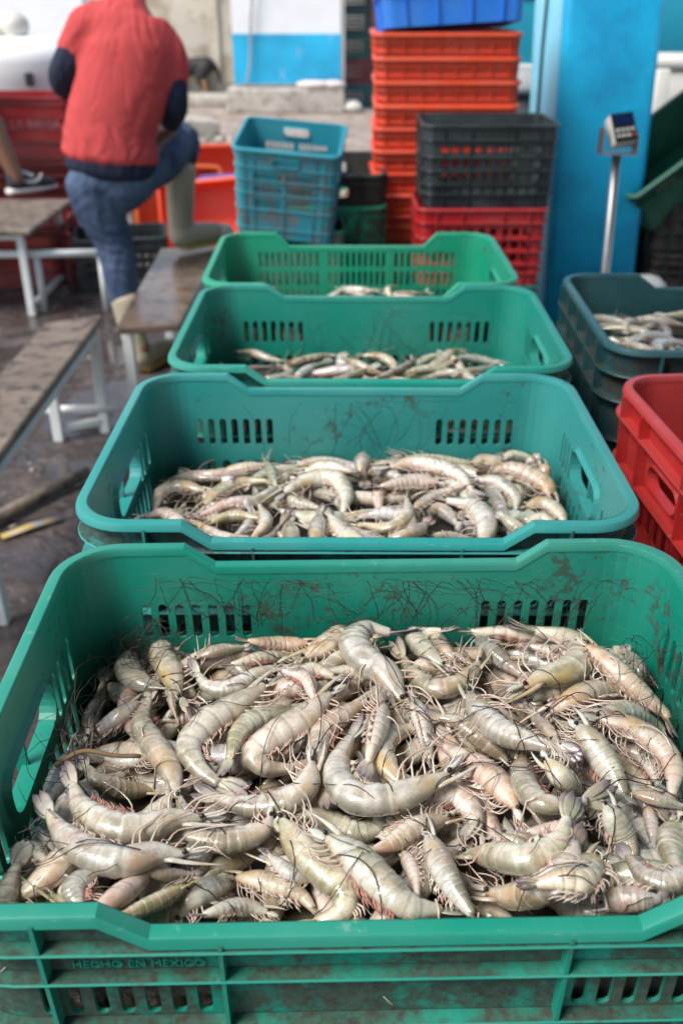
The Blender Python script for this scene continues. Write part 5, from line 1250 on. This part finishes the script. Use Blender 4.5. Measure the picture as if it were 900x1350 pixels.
def folds(o, amp, d, wl, seed=0, warp=1.2):
    """press creases into the cloth"""
    from mathutils import noise as mn
    dg = bpy.context.evaluated_depsgraph_get(); me = bpy.data.meshes.new_from_object(o.evaluated_get(dg))
    o.modifiers.clear(); o.data = me; n = len(me.vertices)
    co = np.empty(n * 3); me.vertices.foreach_get('co', co); co = co.reshape(-1, 3)
    no = np.empty(n * 3, np.float32); me.vertex_normals.foreach_get('vector', no); no = no.reshape(-1, 3)
    dv = nrm(np.array(d, float)); out = np.empty(n)
    for i, p in enumerate(co):
        q = Vector(p * 5) + Vector((seed, 0, 0)); w1 = mn.noise(q); w2 = mn.noise(q * .6 + Vector((9, 3, 1)))
        s1 = math.sin(2 * math.pi * (p @ dv / wl + warp * w1)); out[i] = (1 - abs(s1)) ** 2 * max(0., .45 + 1.1 * w2) - .3 + .5 * w1
    co += no * (out * amp)[:, None]; me.vertices.foreach_set('co', co.ravel()); me.update()
    me.polygons.foreach_set('use_smooth', np.ones(len(me.polygons), bool))
    return o
def hand(parts, w, d, side):
    d = nrm(d); up = np.array((0, 0, 1.)); l = nrm(np.cross(d, up) + 1e-4); nn = np.cross(l, d)
    parts.append(([w, w + d * .04, w + d * .09], [.026, .036, .038], [.020, .017, .014], l))
    for i, (o_, ln) in enumerate(((-.029, .062), (-.010, .074), (.010, .070), (.028, .055))):
        b0 = w + d * .085 + l * o_; parts.append(([b0, b0 + d * ln * .55 - nn * .006, b0 + d * ln - nn * .022], [.0095, .009, .0075], None, l))
    b0 = w + d * .03 + l * side * .032; parts.append(([b0, b0 + d * .03 + l * side * .022, b0 + d * .062 + l * side * .022], [.012, .011, .009], None, l))
def fabric(name, col, scale=14, folds=(5, 2., 1.8), rough=.85, fade=None):
    m = NT(name); co = m.coords(False)
    mp = m.n('ShaderNodeMapping'); m.l(co, mp.inputs['Vector']); mp.inputs['Scale'].default_value = folds; mp.inputs['Rotation'].default_value = (.3, R(35), .2)
    f = m.noise(mp.outputs[0], 1.6, 3, .55, .8); n = m.noise(co, 7, 4)
    c = m.mix(m.ramp(n, [(.35, 0.), (.7, 1.)]), [x * .9 for x in col], col if fade is None else fade)
    m.set(Base_Color=c, Roughness=rough); m.bump(m.math('ADD', f, m.math('MULTIPLY', m.noise(co, 300, 2), .02)), .8, .045)
    return m.m
M_TEE = fabric('red_tshirt', (.56, .062, .062)); M_NAVY = fabric('navy_sleeve', (.010, .014, .040)); M_JEAN = fabric('faded_denim', (.020, .042, .10), fade=(.085, .13, .21))
M_SKIN = plain('brown_skin', (.20, .095, .055), .5, .1, 40, .1); M_HAIR = plain('black_hair', (.012, .010, .009), .6, .3, 120, .3)
a = at_y
hipc = a(150, 215, 4.05); off = np.array((hipc[0], hipc[1], 0.))
per = thing('person', 'man in a red t-shirt seen from behind, one rubber boot up on a bench', 'person', tuple(off))
Lh, Lk, La = a(124, 228, 4.02), a(150, 318, 4.04), a(172, 425, 3.99); Lf = a(190, 486, 3.96); Lf[2] = .05
Rh, Rk, Ra = a(182, 216, 4.06), a(238, 186, 4.42), a(238, 300, 4.33)
Ls, Le, Lw = a(114, 26, 4.10), a(84, 104, 4.06), a(112, 128, 4.34)
Rs_, Re, Rw = a(224, 62, 4.10), a(231, 140, 4.08), a(222, 168, 4.36)
nk = a(173, 4, 4.12)
hdc = nk + np.array((.0, .05, .19))
bp = [([hipc, a(158, 120, 4.06), a(168, 45, 4.08), nk], [.14, .13, .16, .06], [.11, .10, .11, .06], (1, 0, 0)),
      ([nk, nk + np.array((0, .02, .09))], [.058, .055], None, (1, 0, 0)),
      ([hdc + np.array((0, .02, -.10)), hdc, hdc + np.array((0, -.01, .09))], [.060, .078, .055], [.075, .098, .07], (1, 0, 0)),
      ([hdc + np.array((0, .085, -.02)), hdc + np.array((0, .112, -.035))], [.014, .012], None, (1, 0, 0)),
      ([hdc + np.array((-.078, .0, -.01)), hdc + np.array((-.082, -.01, .025))], [.012, .014], None, (0, 1, 0)), ([hdc + np.array((.078, .0, -.01)), hdc + np.array((.082, -.01, .025))], [.012, .014], None, (0, 1, 0)),
      ([Lh, Lk, La, Lf + np.array((0, 0, .05))], [.085, .06, .045, .04], None, (1, 0, 0)), ([Rh, Rk, Ra], [.085, .062, .042], None, (1, 0, 0)),
      ([Ls, Le, Lw], [.055, .044, .03], None, (1, 0, 0)), ([Rs_, Re, Rw], [.055, .044, .03], None, (1, 0, 0))]
hand(bp, Lw, np.array((.5, .8, -.1)), 1); hand(bp, Rw, np.array((-.3, .9, -.1)), -1)
soft('body', bp, M_SKIN, per, off, .009, 3)
soft('hair', [([hdc + np.array((0, -.035, -.03)), hdc + np.array((0, -.02, .05)), hdc + np.array((0, .03, .095))], [.075, .082, .05], [.075, .095, .07], (1, 0, 0))], M_HAIR, per, off)
folds(soft('tshirt', [([a(146, 206, 4.04), a(147, 165, 4.04), a(163, 110, 4.05), a(174, 62, 4.06), a(168, 26, 4.08), a(173, 7, 4.10)], [.200, .180, .184, .178, .142, .072], [.135, .13, .13, .125, .10, .07], (1, 0, 0)),
                ([a(140, 28, 4.08), a(116, 38, 4.08), a(95, 74, 4.07)], [.075, .074, .066], [.08, .078, .068], (0, 1, 0)), ([a(205, 50, 4.08), a(224, 76, 4.08), a(229, 120, 4.08)], [.07, .066, .056], [.08, .072, .058], (0, 1, 0))], M_TEE, per, off, .013, 5), .0050, (-.55, 0, 1), .15, 3, 2.2)
soft('sleeve', [([a(100, 62, 4.07), Le, Le * .4 + Lw * .6, Lw], [.062, .062, .05, .04], None, (1, 0, 0))], M_NAVY, per, off)
soft('sleeve', [([a(229, 95, 4.08), Re, Re * .4 + Rw * .6, Rw], [.056, .054, .048, .04], None, (1, 0, 0))], M_NAVY, per, off)
soft('undershirt', [([a(147, 224, 4.04), a(147, 200, 4.04)], [.188, .186], [.126, .126], (1, 0, 0))], M_NAVY, per, off)
folds(soft('jeans', [([a(150, 252, 4.05), a(150, 222, 4.05)], [.165, .172], [.115, .12], (1, 0, 0)),
               ([a(120, 236, 4.02), a(130, 275, 4.03), Lk, a(164, 395, 4.0)], [.108, .102, .082, .066], None, (1, 0, 0)),
               ([a(172, 226, 4.05), a(205, 212, 4.2), Rk, a(238, 208, 4.40)], [.115, .105, .085, .075], None, (1, 0, 0))], M_JEAN, per, off, .013, 4), .006, (.3, .2, 1), .11, 8, 2.)
def boot(name, ank, heel, toe, topp, toe_mat):
    soft(name, [([topp, topp * .5 + ank * .5, ank, heel + np.array((0, 0, .05))], [.070, .062, .055, .05], None, (1, 0, 0)), ([heel + np.array((0, 0, .055)), heel * .5 + toe * .5 + np.array((0, 0, .06)), toe + np.array((0, 0, .042))], [.050, .048, .040], [.045, .045, .036], (0, 0, 1))], M_RUBBER, per, off, .011, 4)
    o = [q for q in per.children if q.name.startswith(name)][-1]
    soft('toe_cap', [([heel * .2 + toe * .8 + np.array((0, 0, .048)), toe + np.array((0, 0, .042))], [.046, .042], [.046, .040], (0, 0, 1))], toe_mat, o, off, .009, 3)
    soft('sole', [([heel + np.array((0, 0, .012)), toe + np.array((0, 0, .012))], [.012, .012], [.050, .042], (0, 0, 1))], M_YSOLE, o, off, .008, 2)
hl = at_z(240, 330, .455); tl = at_z(284, 322, .455)
tl = hl + nrm(tl - hl) * .25
boot('rubber_boot', a(238, 305, 4.33), hl, tl, a(238, 222, 4.38), M_CREAMB)
h2 = at_z(188, 489, .01); boot('rubber_boot', a(176, 440, 3.98), h2, h2 + np.array((.10, .20, 0)), a(166, 392, 4.0), M_RUBBER)

# second person: a bare leg and sneaker on the far bench
sn = at_z(50, 258, .452); offp = np.array((sn[0] - .5, sn[1], 0.))
pp = thing('person', 'bare brown leg of a person with a black sneaker on the bench', 'person', tuple(offp))
hb = at_z(12, 259, .452); tb = at_z(92, 247, .452); fdv = nrm(tb - hb)
ank = hb + fdv * .055 + np.array((0, 0, .12)); kn = ank + np.array((-.16, .05, .43)); hp = kn + np.array((-.38, .02, .10)); sh_ = hp + np.array((.02, .05, .50)); oh = hp + np.array((-.02, .18, 0)); 
bp2 = [([ank - np.array((0, 0, .05)), ank, (ank * .45 + kn * .55), kn], [.045, .042, .064, .06], None, (0, 1, 0)), ([kn, hp], [.065, .09], None, (0, 1, 0)), ([hp + np.array((0, .09, -.02)), hp * .5 + sh_ * .5 + np.array((0, .09, 0)), sh_ + np.array((0, .09, 0))], [.12, .12, .12], [.16, .15, .18], (1, 0, 0)),
       ([sh_ + np.array((0, .09, .04)), sh_ + np.array((.02, .09, .16))], [.06, .055], None, (1, 0, 0)), ([sh_ + np.array((.03, .09, .16)), sh_ + np.array((.03, .09, .26)), sh_ + np.array((.02, .09, .36))], [.075, .098, .07], [.06, .078, .06], (1, 0, 0)), ([sh_ + np.array((.115, .09, .25)), sh_ + np.array((.14, .09, .235))], [.014, .012], None, (0, 1, 0)),
       ([oh, oh + np.array((.03, 0, -.45)), np.array((oh[0], oh[1], .07))], [.09, .06, .045], None, (0, 1, 0)),
       ([sh_ + np.array((0, -.06, 0)), sh_ + np.array((.02, -.12, -.28)), sh_ + np.array((.20, -.10, -.40))], [.055, .045, .03], None, (0, 1, 0)), ([sh_ + np.array((0, .25, 0)), sh_ + np.array((.02, .31, -.28)), sh_ + np.array((.20, .28, -.42))], [.055, .045, .03], None, (0, 1, 0))]
hand(bp2, sh_ + np.array((.20, -.10, -.40)), np.array((.9, .1, -.4)), 1); hand(bp2, sh_ + np.array((.20, .28, -.42)), np.array((.9, 0, -.4)), -1)
soft('body', bp2, M_SKIN, pp, offp, .010, 3)
M_SHORT = fabric('dark_shorts', (.03, .03, .035)); M_GTEE = fabric('grey_tshirt', (.30, .30, .32))
soft('shorts', [([hp + np.array((.22, -.01, -.05)), hp], [.10, .125], None, (0, 1, 0)), ([oh + np.array((.01, 0, -.3)), oh], [.10, .12], None, (0, 1, 0)), ([hp + np.array((0, .09, -.04)), hp + np.array((0, .09, .12))], [.14, .135], [.18, .175], (1, 0, 0))], M_SHORT, pp, offp)
soft('tshirt', [([hp + np.array((0, .09, .08)), hp * .5 + sh_ * .5 + np.array((0, .09, 0)), sh_ + np.array((0, .09, 0)), sh_ + np.array((0, .09, .05))], [.14, .14, .13, .09], [.18, .175, .20, .10], (1, 0, 0)), ([sh_ + np.array((0, -.03, 0)), sh_ + np.array((.01, -.11, -.2))], [.08, .07], None, (0, 1, 0)), ([sh_ + np.array((0, .21, 0)), sh_ + np.array((.01, .30, -.2))], [.08, .07], None, (0, 1, 0))], M_GTEE, pp, offp)
soft('hair', [([sh_ + np.array((-.02, .09, .28)), sh_ + np.array((.0, .09, .37))], [.095, .08], [.085, .07], (1, 0, 0))], M_HAIR, pp, offp)
def sneaker(hb, fd):
    u = np.array((0, 0, 1.)); sd = np.cross(u, fd)
    s_ = soft('sneaker', [([hb + fd * .03 + u * .065, hb + fd * .13 + u * .065, hb + fd * .23 + u * .052, hb + fd * .285 + u * .040], [.042, .046, .036, .022], [.040, .040, .046, .038], u), ([hb + fd * .045 + u * .06, hb + fd * .05 + u * .115], [.045, .042], [.038, .036], fd)], M_SNK, pp, offp, .008, 2)
    soft('sole', [([hb + fd * .005 + u * .024, hb + fd * .15 + u * .022, hb + fd * .295 + u * .026], [.022, .020, .016], [.042, .044, .036], u)], M_SOLE, s_, offp, .008, 2)
    lc = MB(); lc.box(tuple(hb + fd * .135 + u * .108 - offp), (.07, .03, .012), Matrix.Rotation(R(22), 4, 'Y'), .004); lc.build('laces', M_OFFW, s_)
    return s_
M_SNK = plain('black_sneaker_mesh', (.020, .022, .030), .6, .3, 200, .3); M_SOLE = plain('white_sole', (.70, .66, .60), .6, .1, 40, .12)
s_ = sneaker(hb, fdv)
# white curved tick on the side of the sneaker
tk = [(-.062, .012), (-.030, -.006), (.010, -.012), (.050, .004), (.068, .030), (.060, .038), (.046, .020), (.030, .010), (.0, .004), (-.030, .006)]
u_ = np.array((0, 0, 1.)); sd = np.cross(fdv, u_); 
mid_ = hb + fdv * .140 + u_ * .070 + sd * .0475
V = [mid_ + fdv * x + u_ * y * 1.0 - sd * (.5 * max(0, x) ** 1.0 * .12) - offp for x, y in tk] ; V2 = [v - sd * .010 for v in V]; n = len(tk)
b = MB(); b.add(V + V2, [tuple(range(n)), tuple(range(2 * n - 1, n - 1, -1))] + [(i, (i + 1) % n, n + (i + 1) % n, n + i) for i in range(n)]); b.build('emblem', M_SOLE, s_, False)
sneaker(np.array((oh[0] - .05, oh[1], 0.005)), np.array((1., 0, 0)))
# dog
dg0 = at_z(255, 133, 0); dy = dg0[1]; sc = scale_at((0, dy, .4))
def dp(px, py, dy_=0.): 
    q = a(px, py, dy); return q + np.array((0, dy_, 0))
dog = thing('dog', 'black and tan dog seen behind the man, tail hanging', 'dog', tuple(dg0)); M_DOG = plain('black_dog_fur', (.022, .020, .020), .7, .4, 40, .4); M_TANF = plain('tan_dog_fur', (.30, .17, .085), .8, .4, 40, .3)
k = 1 / sc
parts = [([dp(276, 86), dp(255, 88), dp(230, 92), dp(212, 90)], [.12, .12, .15, .12], [.11, .11, .13, .10], (0, 0, 1)), ([dp(212, 86), dp(200, 72), dp(192, 62)], [.09, .075, .08], None, (0, 1, 0)), ([dp(196, 62), dp(186, 66), dp(176, 69)], [.085, .06, .035], None, (0, 1, 0)),
         ([dp(195, 56, -.05), dp(198, 48, -.06)], [.03, .012], None, (0, 1, 0)), ([dp(195, 56, .05), dp(198, 48, .06)], [.03, .012], None, (0, 1, 0)), ([dp(278, 80), dp(286, 92), dp(291, 112)], [.035, .035, .015], None, (0, 1, 0))]
for s in (-.08, .08):
    parts.append(([dp(272, 88, s), dp(264, 104, s), dp(272, 116, s)], [.10, .065, .035], [.08, .05, .03], (1, 0, 0)))
    parts.append(([dp(218, 95, s), dp(216, 112, s), dp(217, 120, s)], [.07, .045, .03], None, (1, 0, 0)))
soft('body', parts + [([dp(272, 114, s), dp(271, 124, s), dp(268, 131, s), dp(263, 132, s)], [.034, .028, .03, .026], None, (0, 1, 0)) for s in (-.08, .08)] + [([dp(217, 116, s), dp(217, 130, s), dp(212, 132, s)], [.032, .028, .026], None, (0, 1, 0)) for s in (-.08, .08)], M_DOG, dog, dg0, .022, 3)
for s in (-.08, .08):
    soft('leg_fur', [([dp(269, 106, s), dp(272, 116, s), dp(271, 125, s), dp(263, 132, s)], [.05, .04, .034, .032], None, (0, 1, 0))], M_TANF, dog, dg0, .016, 3)

# ------------------------------------------------------------------ camera, light
cam = bpy.data.cameras.new('camera'); co_ = bpy.data.objects.new('camera', cam); C.objects.link(co_); S.camera = co_
co_.location = (0, 0, H0); co_.rotation_euler = (math.pi / 2 - TH, 0, 0)
cam.sensor_fit = 'VERTICAL'; cam.sensor_height = 36; cam.sensor_width = 24; cam.lens = F / 1350 * 36; cam.clip_end = 300; cam.clip_start = .02
cam.dof.use_dof = True; cam.dof.focus_distance = .80; cam.dof.aperture_fstop = 6.0
w = bpy.data.worlds.new('World'); S.world = w; w.use_nodes = True
nt = w.node_tree; sky = nt.nodes.new('ShaderNodeTexSky'); sky.sky_type = 'NISHITA'; sky.sun_disc = False
sky.sun_elevation = SE; sky.sun_rotation = SA
hs_ = nt.nodes.new('ShaderNodeHueSaturation'); hs_.inputs['Saturation'].default_value = .75     # hazy, almost white sky
bg = nt.nodes['Background']; nt.links.new(sky.outputs[0], hs_.inputs['Color']); nt.links.new(hs_.outputs[0], bg.inputs[0]); bg.inputs[1].default_value = SKY
sl = bpy.data.lights.new('sun', 'SUN'); sl.energy = SUN; sl.angle = R(SANG); sl.color = (1, .95, .88)
so = bpy.data.objects.new('sun', sl); C.objects.link(so)
dirv = Vector((math.sin(SA) * math.cos(SE), math.cos(SA) * math.cos(SE), math.sin(SE)))
so.rotation_euler = dirv.to_track_quat('Z', 'Y').to_euler(); so.location = dirv * 20
S.view_settings.view_transform = 'Standard'; S.view_settings.look = 'None'; S.view_settings.exposure = EXPO; S.view_settings.gamma = 1
S.cycles.use_denoising = True; S.cycles.max_bounces = 8; S.cycles.sample_clamp_indirect = 6
